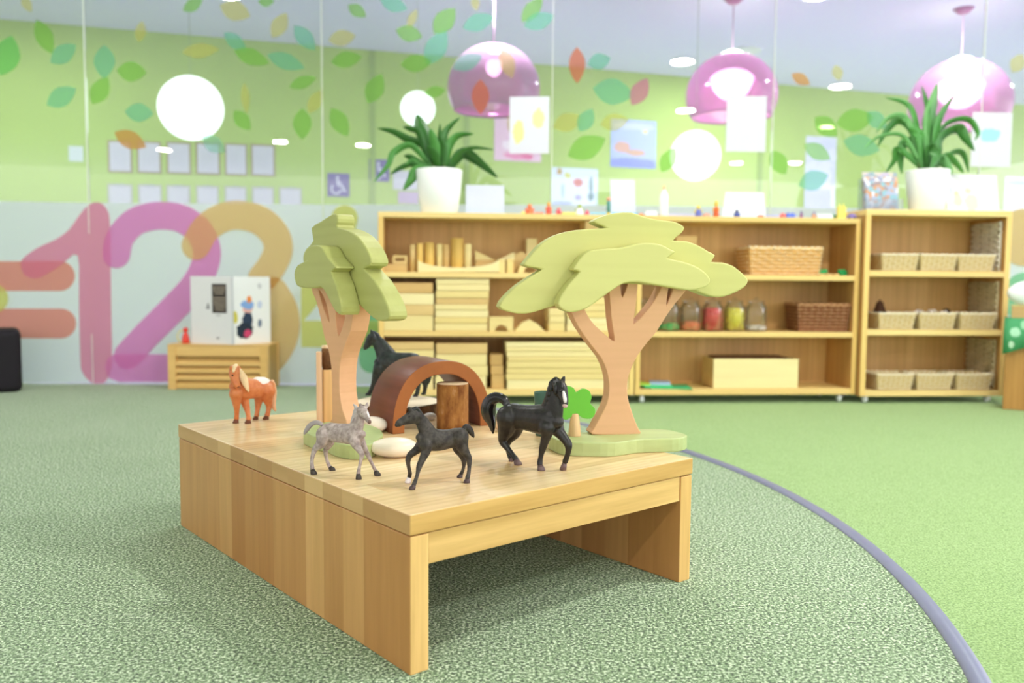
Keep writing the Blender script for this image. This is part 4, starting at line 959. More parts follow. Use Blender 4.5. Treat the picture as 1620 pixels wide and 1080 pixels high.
# long wooden tray with handle holes
s = FA.loc(1196, 600, .02); Lw = 136/ppm; hh = 46/ppm
e = empty('wooden_tray_box', FA.w(s[0]-Lw/2, .02, ZB+.001), 'long open pale wooden box on the bottom shelf of the jar unit', 'box', rz=FA.a+.0)
obj('front_board', MB().box(0, Lw, 0, .008, 0, hh), M_blk, e, .001); obj('back_board', MB().box(0, Lw, .15, .158, 0, hh), M_blk, e, .001)
obj('end_board', MB().box(0, .008, .008, .15, 0, hh*1.0), M_blk2, e, .001); obj('end_board', MB().box(Lw-.008, Lw, .008, .15, 0, hh), M_blk2, e, .001)
obj('bottom_board', MB().box(.008, Lw-.008, .008, .15, 0, .006), M_blk, e)
tag(obj('brown_cloth', MB().box(.012, Lw-.03, .02, .14, .008, hh+.006), plain('6c4a30', .9, .1, .3, 60), None, .012, loc=FA.w(s[0]-Lw/2, .02, ZB+.001), rz=FA.a), 'dark brown folded cloth lying in the long wooden box', 'cloth')
# booklets and green sheets
def sheet(fr, px, py, k, w, d, h, z, col, label, rz=0, cat='booklet', name='booklet'):
    s = fr.loc(px, py, k); o = obj(name, MB().box(-w/2, w/2, 0, d, 0, h), plain(col, .5, .3, .05, 30), None, .0005, loc=fr.w(s[0], k, z), rz=fr.a+rz); return tag(o, label, cat)
sheet(FA, 1063, 612, .002, .17, .14, .004, ZB+.0005, '3cb878', 'thin emerald green folder on the bottom shelf left of the long wooden box', -.12, 'folder', 'paper_folder')
sheet(FA, 1042, 608, .02, .12, .12, .006, ZB+.005, '58d488', 'light green booklet on top of the emerald folder', .1)
sheet(FA, 1020, 600, .05, .05, .09, .006, ZB+.0115, 'cce858', 'yellow green card on the left of the booklet pile', .05, 'card', 'paper_card')
sheet(FA, 1045, 600, .05, .085, .1, .009, ZB+.0118, 'b4ccec', 'pale blue booklet topmost on the folders', -.2)

# ================================================================== THINGS ON TOP OF THE SHELVES
M_pot = plain('f6faf8', .3, .5, .02, 10)
def leafblade(mb, P, wmax):
    """arched strap leaf with a central fold"""
    Q = spline(P, 5); m = len(Q); vs = []; fs = []
    for i, p in enumerate(Q):
        t = i/(m-1); T = (Q[min(i+1, m-1)]-Q[max(i-1, 0)]).normalized(); B = T.cross(Vector((0, 1, 0)))
        side = T.cross(Vector((0, .8, .6))).normalized() if abs(T.dot(Vector((0, .8, .6)))) < .97 else B
        side = (side+Vector((0, -.25, .15))).normalized(); nr = T.cross(side).normalized()
        w = wmax/2*(math.sin(PI*min(1, (t*.86+.14)))**.75)*(1 if t < .97 else .3); w = max(w, wmax*.04)
        vs += [p+side*w+nr*w*.25, p, p-side*w+nr*w*.25]
        vs += [p-side*w+nr*(w*.25+.0008), p+nr*.0008, p+side*w+nr*(w*.25+.0008)]
    for i in range(m-1):
        a = i*6; b = a+6
        for k in range(6): fs.append((a+k, a+(k+1) % 6, b+(k+1) % 6, b+k))
    fs += [(0, 5, 4, 3, 2, 1), tuple((m-1)*6+k for k in range(6))]
    mb.add(vs, fs, True)
def leafmat(name, a, b_):
    t = NT(name); b = t.bsdf(.35, .5); t.ln(t.mix(t.noise(t.coord(), 18, 2), lin(a), lin(b_)), b.inputs['Base Color']); return t.m
def plant(fr, k, off, sc, potpx, leaves, label, zt, mats, wk, stems):
    (xl, xr, yt, xbl, xbr) = potpx; s0 = fr.loc((xl+xr)/2, yt, k); d = (fr.w(s0[0], k, 0)-CAM).dot(_F); mp = d/F_PX
    r1 = (xr-xl)/2*mp; r0 = (xbr-xbl)/2*mp; H = s0[1]-zt; loc = fr.w(s0[0], k, zt)
    e = empty('potted_plant', loc, label, 'potted plant')
    obj('pot', MB().lathe([(.0001, 0), (r0*.95, 0), (r0, .004), ((r0+r1)/2*1.03, H*.5), (r1, H-.004), (r1*.98, H), (r1*.92, H), (r1*.9, H-.02), (.0001, H-.02)], 40), M_pot, e)
    obj('soil', MB().lathe([(.0001, H-.0195), (r1*.89, H-.0195), (r1*.85, H-.013), (.0001, H-.01)], 24), plain('4a3828', .9, .1, .3, 150), e)
    rnd = random.Random(int(xl)); nrm = Vector((0, 1, 0))
    for i, (L, w) in enumerate(leaves):
        dep = rnd.uniform(-.07, .07) ; P = []
        for j, (x, y) in enumerate(L):
            f = j/(len(L)-1); q = V(off[0]+x/sc, off[1]+y/sc, loc+nrm*(dep*f), nrm)-loc; P.append(q)
        b = P[0]; P[0] = Vector((b.x, b.y, max(b.z, H-.012)))
        mb = MB(); leafblade(mb, P, w/sc*mp*wk); obj('leaf', mb, mats[i % len(mats)], e)
    for x0, x1, y1 in stems:
        sm = MB()
        a = V(off[0]+x0/sc, yt+6, loc, nrm)-loc; c = V(off[0]+x1/sc, off[1]+y1/sc, loc, nrm)-loc
        sm.tube([Vector((a.x, 0, H-.018)), a.lerp(c, .5), c], [.007, .006, .004], None, None, 8)
        obj('stem', sm, plain('4c6a30', .6), e)
ML = [leafmat('leaf_dark_a', '2c6420', '3c7c2c'), leafmat('leaf_dark_b', '24561e', '347428'), leafmat('leaf_mid', '3a7a30', '559a44')]
P1 = [([(520,600),(430,430),(300,375),(170,310),(40,285)],52), ([(500,600),(460,400),(410,270),(378,170)],95), ([(540,600),(530,420),(488,285)],62), ([(590,620),(595,430),(625,300),(742,193)],52), ([(600,620),(610,450),(572,350),(575,245)],34),
 ([(620,620),(640,450),(720,345),(860,332)],56), ([(640,620),(720,510),(850,450),(1032,467)],34), ([(650,620),(760,490),(880,545),(1065,705)],84), ([(500,620),(330,430),(180,490),(130,600),(5,745)],44), ([(510,630),(400,580),(320,530),(265,520)],46), ([(490,630),(330,590),(220,630),(150,680)],34),
 ([(510,640),(380,640),(330,720),(260,812)],66), ([(490,620),(478,660),(468,712)],58), ([(500,600),(400,330),(320,285),(258,272)],44), ([(520,620),(400,600),(330,560),(280,600)],36), ([(560,620),(520,500),(470,430)],60)]
plant(FA, .10, (590, 150), 5.4, (659, 731, 269, 667, 724), P1, 'potted plant with long dark strap leaves in a white pot on the block shelf', ZT, ML, 1.35, [(500, 510, 560), (620, 600, 560)])
P2 = [([(600,720),(540,400),(470,220),(300,170)],38), ([(610,720),(600,380),(620,250),(580,80)],46), ([(640,720),(630,350),(660,200),(702,60)],100), ([(680,720),(690,400),(750,260),(835,150)],62), ([(590,720),(500,420),(400,340),(300,430),(240,550)],56), ([(590,720),(470,350),(330,320),(225,440)],42),
 ([(650,720),(720,430),(830,340),(950,340),(1015,440),(990,500)],44), ([(660,720),(720,480),(860,400),(920,480),(990,582)],72), ([(600,740),(470,500),(415,600),(425,760)],62), ([(600,740),(400,560),(370,650),(300,752)],44), ([(640,740),(640,560),(690,620),(640,740)],80), ([(650,740),(720,640),(780,700),(812,762)],64),
 ([(660,740),(760,610),(850,680),(905,755)],44), ([(670,740),(800,600),(900,600),(945,750)],44), ([(600,740),(440,470),(250,470),(135,560)],26), ([(600,740),(560,470),(480,400)],70), ([(660,740),(700,560),(690,470)],80)]
plant(FC, .10, (1340, 120), 4.911, (1436, 1500, 270, 1443, 1493), P2, 'potted plant with broad drooping glossy leaves in a white pot on the right-end unit', ZCT, [leafmat('leaf_b1', '3c8034', '58a04c'), leafmat('leaf_b2', '2c6c2c', '4c8c40'), leafmat('leaf_b3', '4c9048', '74b068')], 1.2, [(560, 560, 620), (700, 680, 620)])
# second pot sleeve: cut paper panel creases are left out; magazine rack
def onshelf(fr, px, k, z, y=330): s = fr.loc(px, y, k); return fr.w(s[0], k, z)
e = empty('magazine_holder', onshelf(FC, 1398, .06, ZCT), 'clear magazine holder with colourful picture booklets beside the right-hand plant', 'magazine holder', rz=FC.a)
obj('holder_tray', MB().box(-.075, .085, 0, .008, 0, .05).box(-.075, .085, .075, .08, 0, .14).box(-.075, .085, 0, .08, 0, .004), thin_glass('acrylic', 'eef2f6', 1, 0, .15, 'dde4ee'), e)
def multi(name, cols, sc):
    t = NT(name); b = t.bsdf(.4, .4); vo = t.new('TexVoronoi'); vo.inputs['Scale'].default_value = sc; t.ln(t.coord(), vo.inputs[0])
    sp2 = t.new('SeparateColor'); t.ln(vo.outputs['Color'], sp2.inputs[0]); n = len(cols); r = t.new('ValToRGB'); r.color_ramp.interpolation = 'CONSTANT'; el = r.color_ramp.elements
    while len(el) < n: el.new(.5)
    for i, c in enumerate(cols): el[i].position = i/n; el[i].color = lin(c)
    t.ln(sp2.outputs[0], r.inputs[0]); t.ln(r.outputs[0], b.inputs['Base Color']); return t.m
M_mag = [multi('mag_%d' % i, c, 55) for i, c in enumerate((['a8b4d0', 'c89878', '8cb8c8', 'e4e0ec', '9c8c94'], ['b8ccd8', 'd8b094', 'a0a4c0', 'e8eaf0'], ['c4b8d0', '98a8b8', 'd0c8c0', '88b0b8']))]
for i in range(3):
    p = onshelf(FC, 1396-6*i+6*i, .07+.016*i, ZCT+.005)
    o = obj('picture_booklet', MB().box(-.07-.008*i, .07, 0, .004, 0, .12+.022*i), M_mag[i], None, loc=p, rz=FC.a-.05+.04*i); o.rotation_euler.x = -.12
    tag(o, ['front blue and tan picture booklet in the magazine holder', 'middle pale blue picture booklet in the magazine holder', 'tallest lilac picture booklet at the back of the magazine holder'][i], 'booklet', 'booklets in the magazine holder')
# open white sheet standing, tablet-like white board, green mat, trays
def standing(fr, px0, px1, yt, yb, k, z, col, label, cat, name, lean=-.2, t=.002, mat=None, skew=0):
    a = fr.loc(px0, yb, k); b = fr.loc(px1, yb, k); h = fr.loc((px0+px1)/2, yt, k)[1]-z; W = b[0]-a[0]
    mb = MB().prism([(0, 0), (W, 0), (W, t), (0, t)], 0, h/math.cos(lean)); 
    if skew: mb.v = [(x+skew*(z_/h), y, z_) for x, y, z_ in mb.v]
    o = obj(name, mb, mat or plain(col, .5, .3, .03, 20), None, loc=fr.w(a[0], k, z+.001), rz=fr.a); o.rotation_euler.x = lean; return tag(o, label, cat)
tag(obj('green_mat', MB().box(0, .56, 0, .12, 0, .006), plain('8cc0a0', .8, .2), None, .001, loc=FA.w(.03, .10, ZT), rz=FA.a), 'flat pale green mat along the left end of the block shelf top', 'mat')
o = standing(FA, 737, 798, 292, 329, .13, ZT+.006, 'ccd2e4', 'white folded paper sheet standing right of the left potted plant', 'paper sheet', 'paper_sheet')
standing(FA, 967, 1006, 283, 331, .18, ZT, 'd4d8e6', 'plain pale card standing on the shelf top behind the acacia crown', 'card', 'paper_card')
e = empty('white_stand', onshelf(FA, 1142, .07, ZT, 338), 'slanted glossy white display stand on top of the jar unit', 'display stand', rz=FA.a)
mb = MB().prism([(0, 0), (.19, 0), (.19, .004), (0, .004)], 0, .112); mb.v = [(x*(1 if z == 0 else .88)+(.028 if z > 0 else 0), y+z*.35, z) for x, y, z in mb.v]; obj('slanted_panel', mb, plain('e2e8ea', .3, .5, .01), e, .001)
obj('stand_foot', MB().box(.01, .18, -.02, .05, 0, .005), plain('eef6f6', .3, .5, .01), e, .001)
for (x0, x1, c, l) in ((930, 1022, '98d0ec', 'light blue shallow tray behind the crown of the acacia'), (1048, 1102, 'c8d0f0', 'lilac shallow tray left of the display stand'), (1200, 1262, 'c4ccf4', 'pale violet shallow tray right of the display stand')):
    a = FA.loc(x0, 334, .12)[0]; b = FA.loc(x1, 334, .12)[0]
    e = empty('shallow_tray', FA.w(a, .12, ZT), l, 'tray', 'shallow trays on the shelf top', rz=FA.a); W = b-a; M = plain(c, .4, .4)
    obj('tray_base', MB().box(0, W, 0, .09, 0, .003), M, e); obj('tray_rim', MB().box(0, W, 0, .004, .003, .02).box(0, W, .086, .09, .003, .02).box(0, .004, .004, .086, .003, .02).box(W-.004, W, .004, .086, .003, .02), M, e)
# bottle
p = onshelf(FA, 1050, .06, ZT)
e = empty('glue_bottle', p, 'tall white squeeze bottle with orange tip on the shelf top', 'bottle')
obj('bottle_body', MB().lathe([(.0001, 0), (.017, 0), (.018, .003), (.018, .085), (.012, .1), (.007, .105), (.007, .112), (.0001, .112)], 24), plain('f6fafc', .4, .4, .01), e)
obj('nozzle', MB().lathe([(.0001, .112), (.007, .112), (.003, .128), (.0001, .13)], 16), plain('f0a880', .4), e)
p = onshelf(FA, 963, .05, ZT)
e = empty('marker_tube', p, 'slim white and green tube with coral cap beside the pale card', 'bottle')
obj('tube_body', MB().lathe([(.0001, 0), (.008, 0), (.008, .055), (.006, .062), (.0001, .062)], 16), plain('5c9c98', .4), e)
obj('tube_foot', MB().lathe([(.0081, .0), (.0086, 0), (.0086, .012), (.0081, .012)], 16), plain('f0d050', .4), e)
obj('cap', MB().lathe([(.0001, .062), (.0085, .062), (.0085, .074), (.0001, .076)], 16), plain('f0a890', .4), e)
def peg(px, w, h, c1, c2, label, k=.03):
    p = onshelf(FA, px, k, ZT); m = 3.5/F_PX; r = w/2*m; H = h*m
    e = empty('toy_figure', p, label, 'toy figure', 'small toy figures on the shelf top')
    obj('figure_body', MB().lathe([(.0001, 0), (r, 0), (r*1.02, H*.1), (r*.75, H*.5), (r*.45, H*.62), (.0001, H*.64)], 14), plain(c1, .4), e)
    mb = MB().ball((0, 0, H*.78), r*.6, None, H*.2, 12, 8); mb.ball((r*.9, 0, H*.45), r*.25, r*.25, H*.15, 8, 6); mb.ball((-r*.9, 0, H*.45), r*.25, r*.25, H*.15, 8, 6); obj('figure_head', mb, plain(c2, .4), e)
def brick(px, w, h, c1, label, c2=None, k=.03):
    p = onshelf(FA, px, k, ZT); m = 3.5/F_PX; W = w*m; H = h*m
    e = empty('toy_brick', p, label, 'toy brick', 'small toy bricks on the shelf top', rz=FA.a)
    obj('brick_body', MB().box(-W/2, W/2, 0, .02, 0, H*.8), plain(c1, .35, .5), e, .0008)
    sm = MB(); n = max(1, int(w/6))
    for i in range(n): sm.lathe([(.003, H*.8), (.003, H), (.0001, H)], 10, (-W/2+W*(i+.5)/n, .01, 0))
    obj('stud', sm, plain(c2 or c1, .35, .5), e)
peg(838, 13, 16, 'f07048', 'f08858', 'orange red toy figure nearest the folded paper sheet'); brick(829, 8, 5, 'f0e080', 'small pale yellow brick at the foot of the orange figure')
peg(868, 9, 20, 'e85c50', 'f0b050', 'red and orange toy figure at the shelf edge'); brick(853, 14, 4, 'e8846c', 'flat coral brick between two orange figures')
peg(884, 8, 11, 'f0505c', 'f06868', 'small red toy figure'); brick(900, 22, 5, 'f0e078', 'long pale yellow brick right of the small red figure')
peg(917, 12, 17, 'f8f8fc', 'b0c060', 'white toy figure with olive green head'); peg(929, 7, 8, 'e86078', 'e87888', 'tiny pink toy figure'); brick(1015, 8, 5, 'f09858', 'small orange brick on the blue tray edge', k=.04)
brick(1031, 18, 9, 'fafcff', 'white brick left of the squeeze bottle')
peg(1105, 11, 18, '6870c0', 'f0d868', 'blue toy figure with yellow head'); brick(1119, 10, 6, 'f0a898', 'small salmon brick beside the blue figure'); peg(1133, 9, 26, 'd8602c', 'f0c040', 'tall orange toy figure with yellow head left of the display stand')
peg(1166, 10, 12, '4454a0', '30386c', 'navy toy figure in front of the display stand'); brick(1205, 9, 5, 'f07068', 'small red brick right of the display stand')
brick(1240, 7, 8, 'f06868', 'red brick beside the blue brick'); brick(1252, 14, 9, '5c78e0', 'blue brick right of the red brick'); peg(1268, 5, 12, 'a06090', '6c5c98', 'thin purple toy figure')
peg(1288, 7, 11, 'd8a078', '8c88b8', 'small tan and violet toy figure'); brick(1306, 26, 8, 'f0fafa', 'long white brick near the end of the shelf top'); brick(1321, 8, 9, '4c9c70', 'dark green brick behind the white one', k=.06)
brick(1333, 13, 24, 'f4e468', 'tall yellow brick tower near the right-end unit')
p = onshelf(FA, 1349, .03, ZT); e = empty('toy_car', p, 'small purple toy car touching the right-end unit', 'toy car', rz=FA.a)
obj('car_body', MB().box(-.02, .02, 0, .018, .004, .014).box(-.01, .014, .002, .016, .014, .022), plain('9080d0', .35, .5), e, .002)
for x in (-.012, .012): 
    w_ = MB().tube([(x, -.001, .005), (x, .019, .005)], .005, None, None, 12); obj('wheel', w_, M_dark, e)
# children's drawings leaning on top of right-end unit
def drawing(name, bg, blobs):
    """paper with a few painted patches; blobs (u, v, r, colour) in object x/z metres"""
    t = NT(name); b = t.bsdf(.7, .2); v = t.coord(); n = t.noise(v, 40, 2); c = lin(bg)
    for (x, z, rx, rz_, col) in blobs:
        m = t.coord((1/rx, 0, 1/rz_), (-x/rx, 0, -z/rz_)); L = t.new('VectorMath', operation='LENGTH'); t.ln(m, L.inputs[0])
        w = t.math('ADD', L.outputs['Value'], t.math('MULTIPLY', n, .8)); f = t.ramp(w, [(1.3, (1, 1, 1, 1)), (1.42, (0, 0, 0, 1))]) if False else t.math('LESS_THAN', w, 1.3)
        c = t.mix(f, c, lin(col))
    t.ln(c, b.inputs['Base Color']); return t.m
D1 = drawing('drawing_bears', 'e0e2e8', [(.05, .06, .022, .03, 'e8d8c0'), (.11, .05, .035, .04, 'f0dcc8'), (.02, .10, .014, .02, 'c8cce0'), (.10, .10, .016, .014, 'f0c8b8'), (.045, .09, .012, .01, 'f0e8a8'), (.02, .04, .014, .02, 'dcc8d8')])
standing(FC, 1500, 1582, 275, 329, .14, ZCT, 'f4f6fa', 'white sheet with faint pastel child drawing leaning right of the second plant', 'drawing', 'child_drawing', mat=D1)

# ================================================================== LEFT: STOOL WITH BOOK, POUF
FS = Frame(G(266, 616).xy, G(424, 617).xy)
zs = FS.loc(345, 546, 0)[1]; Ls = FS.L
D_s = .2
st = empty('louvred_stool', FS.w(0, 0, 0), 'small wooden box stool with louvred front by the number wall', 'stool', rz=FS.a-.0)
M_st = wood('stool_wood', 'ecc47c', 'e2b86c', grain=0, rough=.4, spec=.4, contrast=.15, gs=6); M_std = wood('stool_dark_wood', 'c8a460', 'b8924c', grain=2, rough=.45, spec=.3, contrast=.15, gs=6)
pw = .036
for x0 in (0, Ls-pw): 
    for y0 in (0, D_s-pw): obj('post', MB().box(x0, x0+pw, y0, y0+pw, 0, zs-.001), M_st, st, .0015)
obj('rail', MB().box(pw, Ls-pw, .004, .02, zs-.05, zs-.001), M_st, st, .001); obj('rail', MB().box(pw, Ls-pw, .004, .02, 0.004, .012), M_st, st, .001)
for i in range(4):
    z = .018+i*(zs-.072)/4; mb = MB().box(pw, Ls-pw, .004, .026, z, z+.014); mb.v = [(x, y, zz+(y-.015)*.6) for x, y, zz in mb.v]; obj('louvre_slat', mb, M_st, st)
obj('louvre_backing', MB().box(pw, Ls-pw, .028, .034, .004, zs-.05), M_std, st)
obj('side_board', MB().box(Ls-.014, Ls-.002, pw, D_s-pw, .004, zs-.001), M_std, st); obj('side_board', MB().box(.002, .014, pw, D_s-pw, .004, zs-.001), M_std, st)
obj('stool_top', MB().box(.0, Ls, .0, D_s, zs-.001, zs+.003), M_st, st, .001)
# open book standing with its spine to the room
zt = zs+.003; spn = G(369, 545, zt); lf = G(303, 543, zt); rt = G(428, 541.5, zt)
hb = V(369, 437, spn, (0, 1)).z-zt
e = empty('open_book', spn, 'open picture book standing on the louvred stool, child in blue hat on its front', 'book')
def cover(name, P, mat, flip, blobs=None):
    d = (P-spn); L = Vector((d.x, d.y, 0)).length; a = math.atan2(d.y, d.x)
    o = obj(name, MB().box(0.003, L, -.0015, .0015, 0, hb), mat, e, .0006); o.rotation_euler.z = a; return o, L
M_cv2 = drawing('front_cover_print', 'f2f6f8', [(.075, hb*.34, .03, .05, '34445c'), (.06, hb*.2, .05, .04, '2c3848'), (.075, hb*.16, .022, .02, 'd04c78'), (.075, hb*.52, .03, .02, 'e8b8b0'), (.075, hb*.58, .036, .022, '88b0e8'), (.085, hb*.66, .014, .018, 'f08c40'), (.012, hb*.4, .014, .03, 'd8d060'), (.14, hb*.3, .012, .02, '6c7c98'), (.14, hb*.58, .014, .02, 'ccd8f0'), (.14, hb*.86, .012, .014, 'd0d4d8')])
bc_, Lb = cover('back_cover', lf, plain('dcdcdc', .5, .3, .02), 0); fc_, Lf = cover('front_cover', rt, M_cv2, 0)
obj('spine', MB().box(-.004, .004, -.004, .001, 0, hb), plain('c8ccd0', .5), e)
# back cover print: dark text panel with lines, small marks
mb = MB().box(.03, .105, .0014, .0019, hb*.46, hb*.89); pn_ = obj('text_panel', mb, plain('38302a', .6), bc_)
tl = MB()
for i in range(8):
    z = hb*(.83-.042*i-(.03 if i > 2 else 0)); w = [.066, .062, .045, .066, .062, .064, .058, .05][i]; x = .0675-w/2; rnd = random.Random(i)
    while x < .0675+w/2-.004:
        l = rnd.uniform(.004, .010); tl.box(x, min(x+l, .0675+w/2), .0018, .0022, z, z+hb*.012); x += l+.002
obj('text_line', tl, plain('c8b8a4', .6), bc_)
obj('ink_drawing', MB().box(.118, .136, .0014, .0018, hb*.52, hb*.545).box(.122, .130, .0014, .0018, hb*.545, hb*.6).box(.06, .085, .0014, .0018, hb*.42, hb*.43).box(.07, .085, .0014, .0018, hb*.08, hb*.1), plain('5c5c60', .6), bc_)
p = G(294, 543, zt); e = empty('red_toy_figure', p, 'small red toy figure half hidden behind the open book', 'toy figure')
obj('figure_body', MB().lathe([(.0001, 0), (.016, 0), (.017, .02), (.010, .045), (.006, .05), (.0001, .052)], 16), plain('e04438', .4), e); obj('figure_head', MB().ball((0, 0, .062), .012), plain('d83c30', .4), e)
p = G(287, 543, zt); tag(obj('yellow_ring', MB().tube([Vector((.022*math.cos(a), 0, .031+.028*math.sin(a))) for a in [2*PI*k/24 for k in range(25)]], .003, None, None, 8, False), plain('e0d480', .5), None, loc=p+Vector((0, .012, 0))), 'thin pale yellow hoop standing behind the red toy figure', 'toy hoop')
# black pouf
p0 = G(36, 620); mb = MB(); Wp = .42; Hp = V(30, 521, p0, (0, 1)).z
mb.box(-Wp, 0, 0, .24, .0, Hp); o = obj('black_pouf', mb, plain('1a161c', .7, .3, .1, 40), None, .03, 4, loc=(p0.x, p0.y, 0), rz=.54); tag(o, 'black upholstered cube seat cut by the left edge of the picture', 'pouf')
o.modifiers['bevel'].width = .028

# ================================================================== RIGHT EDGE: small table with green cloth
q0 = G(1590, 645); q0 = Vector((q0.x, 3.385, 0)); x0 = (1590-810)/F_PX*3.4
e = empty('side_cabinet', (x0+.01, q0.y+.02, 0), 'low wooden cabinet at the right edge of the picture beside the shelf unit', 'cabinet', rz=-.52)
zc = YP(1605, 505, q0.y+.02).z
obj('cabinet_body', MB().box(0, .35, 0, .14, 0, zc-.006), wood('cabinet_wood', 'c89858', 'b88848', 2, contrast=.2, gs=6), e, .002); obj('cabinet_top', MB().box(-.004, .354, -.004, .144, zc-.006, zc), M_st, e, .001)
cl = MB(); N = 14; W = .37; vs = []; fs = []
top = [(-.008+W*i/N, -.014, zc+.002) for i in range(N+1)]
drop = [(-.010+W*i/N, -.020-.006*math.sin(i*1.9), zc-.09-.05*(abs(((i/N*4) % 2)-1))-.02*(i/N)*3) for i in range(N+1)]
back = [(-.008+W*i/N, .13, zc+.002) for i in range(N+1)]
vs = back+top+[((a[0]+b[0])/2, (a[1]+b[1])/2-.004*math.sin(i*2.3), (a[2]+b[2])/2) for i, (a, b) in enumerate(zip(top, drop))]+drop
for j in range(3):
    for i in range(N): a = j*(N+1)+i; fs.append((a, a+1, a+N+2, a+N+1))
cl.add(vs, fs, True)
CABR = -.52
o = obj('green_cloth', cl, drawing('cloth_print', '4c9c68', [(.03, zc-.05, .02, .02, 'a8d8b8'), (.06, zc-.02, .012, .02, '94cca4'), (.02, zc-.1, .01, .015, 'c8e8d0')]), None, loc=(x0+.01, q0.y+.02, 0), rz=CABR); so = o.modifiers.new('solid', 'SOLIDIFY'); so.thickness = .003; so.offset = 1
tag(o, 'green patterned cloth with pale edge hanging over the cabinet front', 'cloth')
zw = YP(1610, 483, q0.y+.05).z
e = empty('wooden_drawer_box', (x0+.04, q0.y+.04, zc+.005), 'small pale wooden box standing on the green cloth at the right edge', 'box', rz=CABR)
obj('box_body', MB().box(0, .2, 0, .09, 0, zw-zc-.008), wood('box_wood', 'd8b078', 'cca268', 0, contrast=.15), e, .001); obj('box_lid', MB().box(-.003, .203, -.003, .093, zw-zc-.008, zw-zc-.003), M_blk, e, .001)
zp = YP(1610, 440, q0.y+.06).z
o = obj('white_folded_cloth', MB().ball((0, 0, 0), .11, .045, (zp-zw)*.5, 24, 12), plain('f0f4f6', .8, .2), None, loc=(x0+.13, q0.y+.04, zw+(zp-zw)*.45)); tag(o, 'white folded towel lying on the small wooden box', 'towel')

# ================================================================== BEYOND THE GLASS: wall notices, papers on the glass
def onwall(px, py, off=.004):
    P = Vector((WA.x, WA.y, 0))+Vector((wn.x, wn.y, 0))*off; return V(px, py, P, wn)
WANG = math.atan2(wd2.y, wd2.x)
def wallrect(x0, x1, y0, y1, off, t, mat, name, parent=None):
    a = onwall((x0+x1)/2, y1, off); c = onwall((x0+x1)/2, y0, off); b0 = onwall(x0, (y0+y1)/2, off); b1 = onwall(x1, (y0+y1)/2, off)
    W = (b1-b0).length; H = c.z-a.z
    return a, W, H
def notice(x0, x1, y0, y1, label, cat, group=None, frame=None, mat=None, name='wall_notice', col='d4d0da', clip=None):
    a, W, H = wallrect(x0, x1, y0, y1, .003, 0, None, name)
    e = empty(name, a, label, cat, group, rz=WANG)
    if frame: obj('frame', MB().box(-W/2, W/2, 0, .006, 0, H), plain(frame, .5), e, .001); m_ = W*.08
    else: m_ = 0
    obj('paper', MB().box(-W/2+m_, W/2-m_, -.002, .0 if frame else .002, m_, H-m_), mat or plain(col, .7, .2, .02), e)
    if clip: obj('clip', MB().box(-W*.2, W*.2, -.006, -.002, H*.92, H*1.0), plain('b8b8c0', .4), e)
    return e, W, H
xs = [(171, 210), (217, 256), (264, 303), (310, 349), (356, 392), (397, 436)]
posn = ['leftmost', 'second from left', 'third from left', 'fourth from left', 'fifth from left', 'rightmost']
for i, (a, b) in enumerate(xs):
    e, W, H = notice(a, b, 222+i*1.2, 273+i*1.2, 'brown framed white certificate, %s of six in the upper row' % posn[i], 'framed notice', 'framed certificates on the green wall', 'a08c64', name='framed_certificate')
    tx = MB(); rnd = random.Random(i)
    for k in range(5): tx.box(-W*.28, W*(.1+.18*rnd.random()), -.0025, -.002, H*(.3+.09*k), H*(.3+.09*k)+.004)
    obj('text_line', tx, plain('c4c2cc', .7), e)
xs2 = [(171, 211), (219, 257), (264, 302), (311, 347), (356, 391), (399, 434), (442, 478)]
posn2 = ['leftmost', 'second from left', 'third from left', 'fourth from left', 'fifth from left', 'sixth from left', 'rightmost']
for i, (a, b) in enumerate(xs2):
    notice(a, b, 291+i*.9, 345, 'grey clipboard with white sheet, %s of seven in the lower row' % posn2[i], 'clipboard', 'clipboards on the green wall', 'b4b4a8', clip=1, name='clipboard')
notice(109, 132, 231, 255, 'small square white switch plate on the green wall left of the certificates', 'wall switch', col='d8e0e0', name='wall_switch')
def wheel_sign(x0, x1, y0, y1, label):
    e, W, H = notice(x0, x1, y0, y1, label, 'sign', 'wheelchair signs', mat=plain('6c5c9c', .5), name='wheelchair_sign')
    Mw = plain('e8e4f4', .5); mb = MB(); f = -.003
    s = W
    mb.ball((-.04*s, f, H*.80), .07*s, .001, .07*s, 12, 8)
    def bar(pts, r): mb.tube([Vector((x*s, f, z*H)) for x, z in pts], r*s, .001, (0, 1, 0), 8)
    bar([(-.04, .72), (-.02, .48), (.17, .47), (.26, .24), (.34, .27)], .045); bar([(-.02, .60), (.14, .59)], .035)
    bar([(-.11+.0+.21*math.cos(t), .33+.21*math.sin(t)) for t in [math.radians(130+a*20) for a in range(12)]], .035)
    obj('wheelchair_symbol', mb, Mw, e)
wheel_sign(518, 553, 274, 311, 'purple wheelchair symbol sign at the end of the clipboards')
wheel_sign(584, 616, 252, 287, 'purple wheelchair symbol sign behind the leaves of the left plant')
notice(782, 856, 166, 255, 'pink and white picture poster on the green wall behind the taped white sheet', 'poster', mat=drawing('pink_poster', 'f0c8dc', [(0, .05, .12, .04, 'f090b8'), (-.08, .12, .05, .04, 'fce8f0'), (.08, .04, .05, .03, 'e870a0')]), name='wall_poster')
notice(966, 1037, 190, 265, 'blue and lilac poster with a sandy hill and yellow sun', 'poster', mat=drawing('blue_poster', 'b4c0f0', [(0, .03, .3, .05, '8c94e4'), (-.1, .16, .08, .05, 'd8a898'), (.02, .12, .09, .03, 'd4a890'), (.10, .30, .03, .03, 'e8e890'), (.0, .33, .2, .03, 'ccd4f8')]), name='wall_poster')
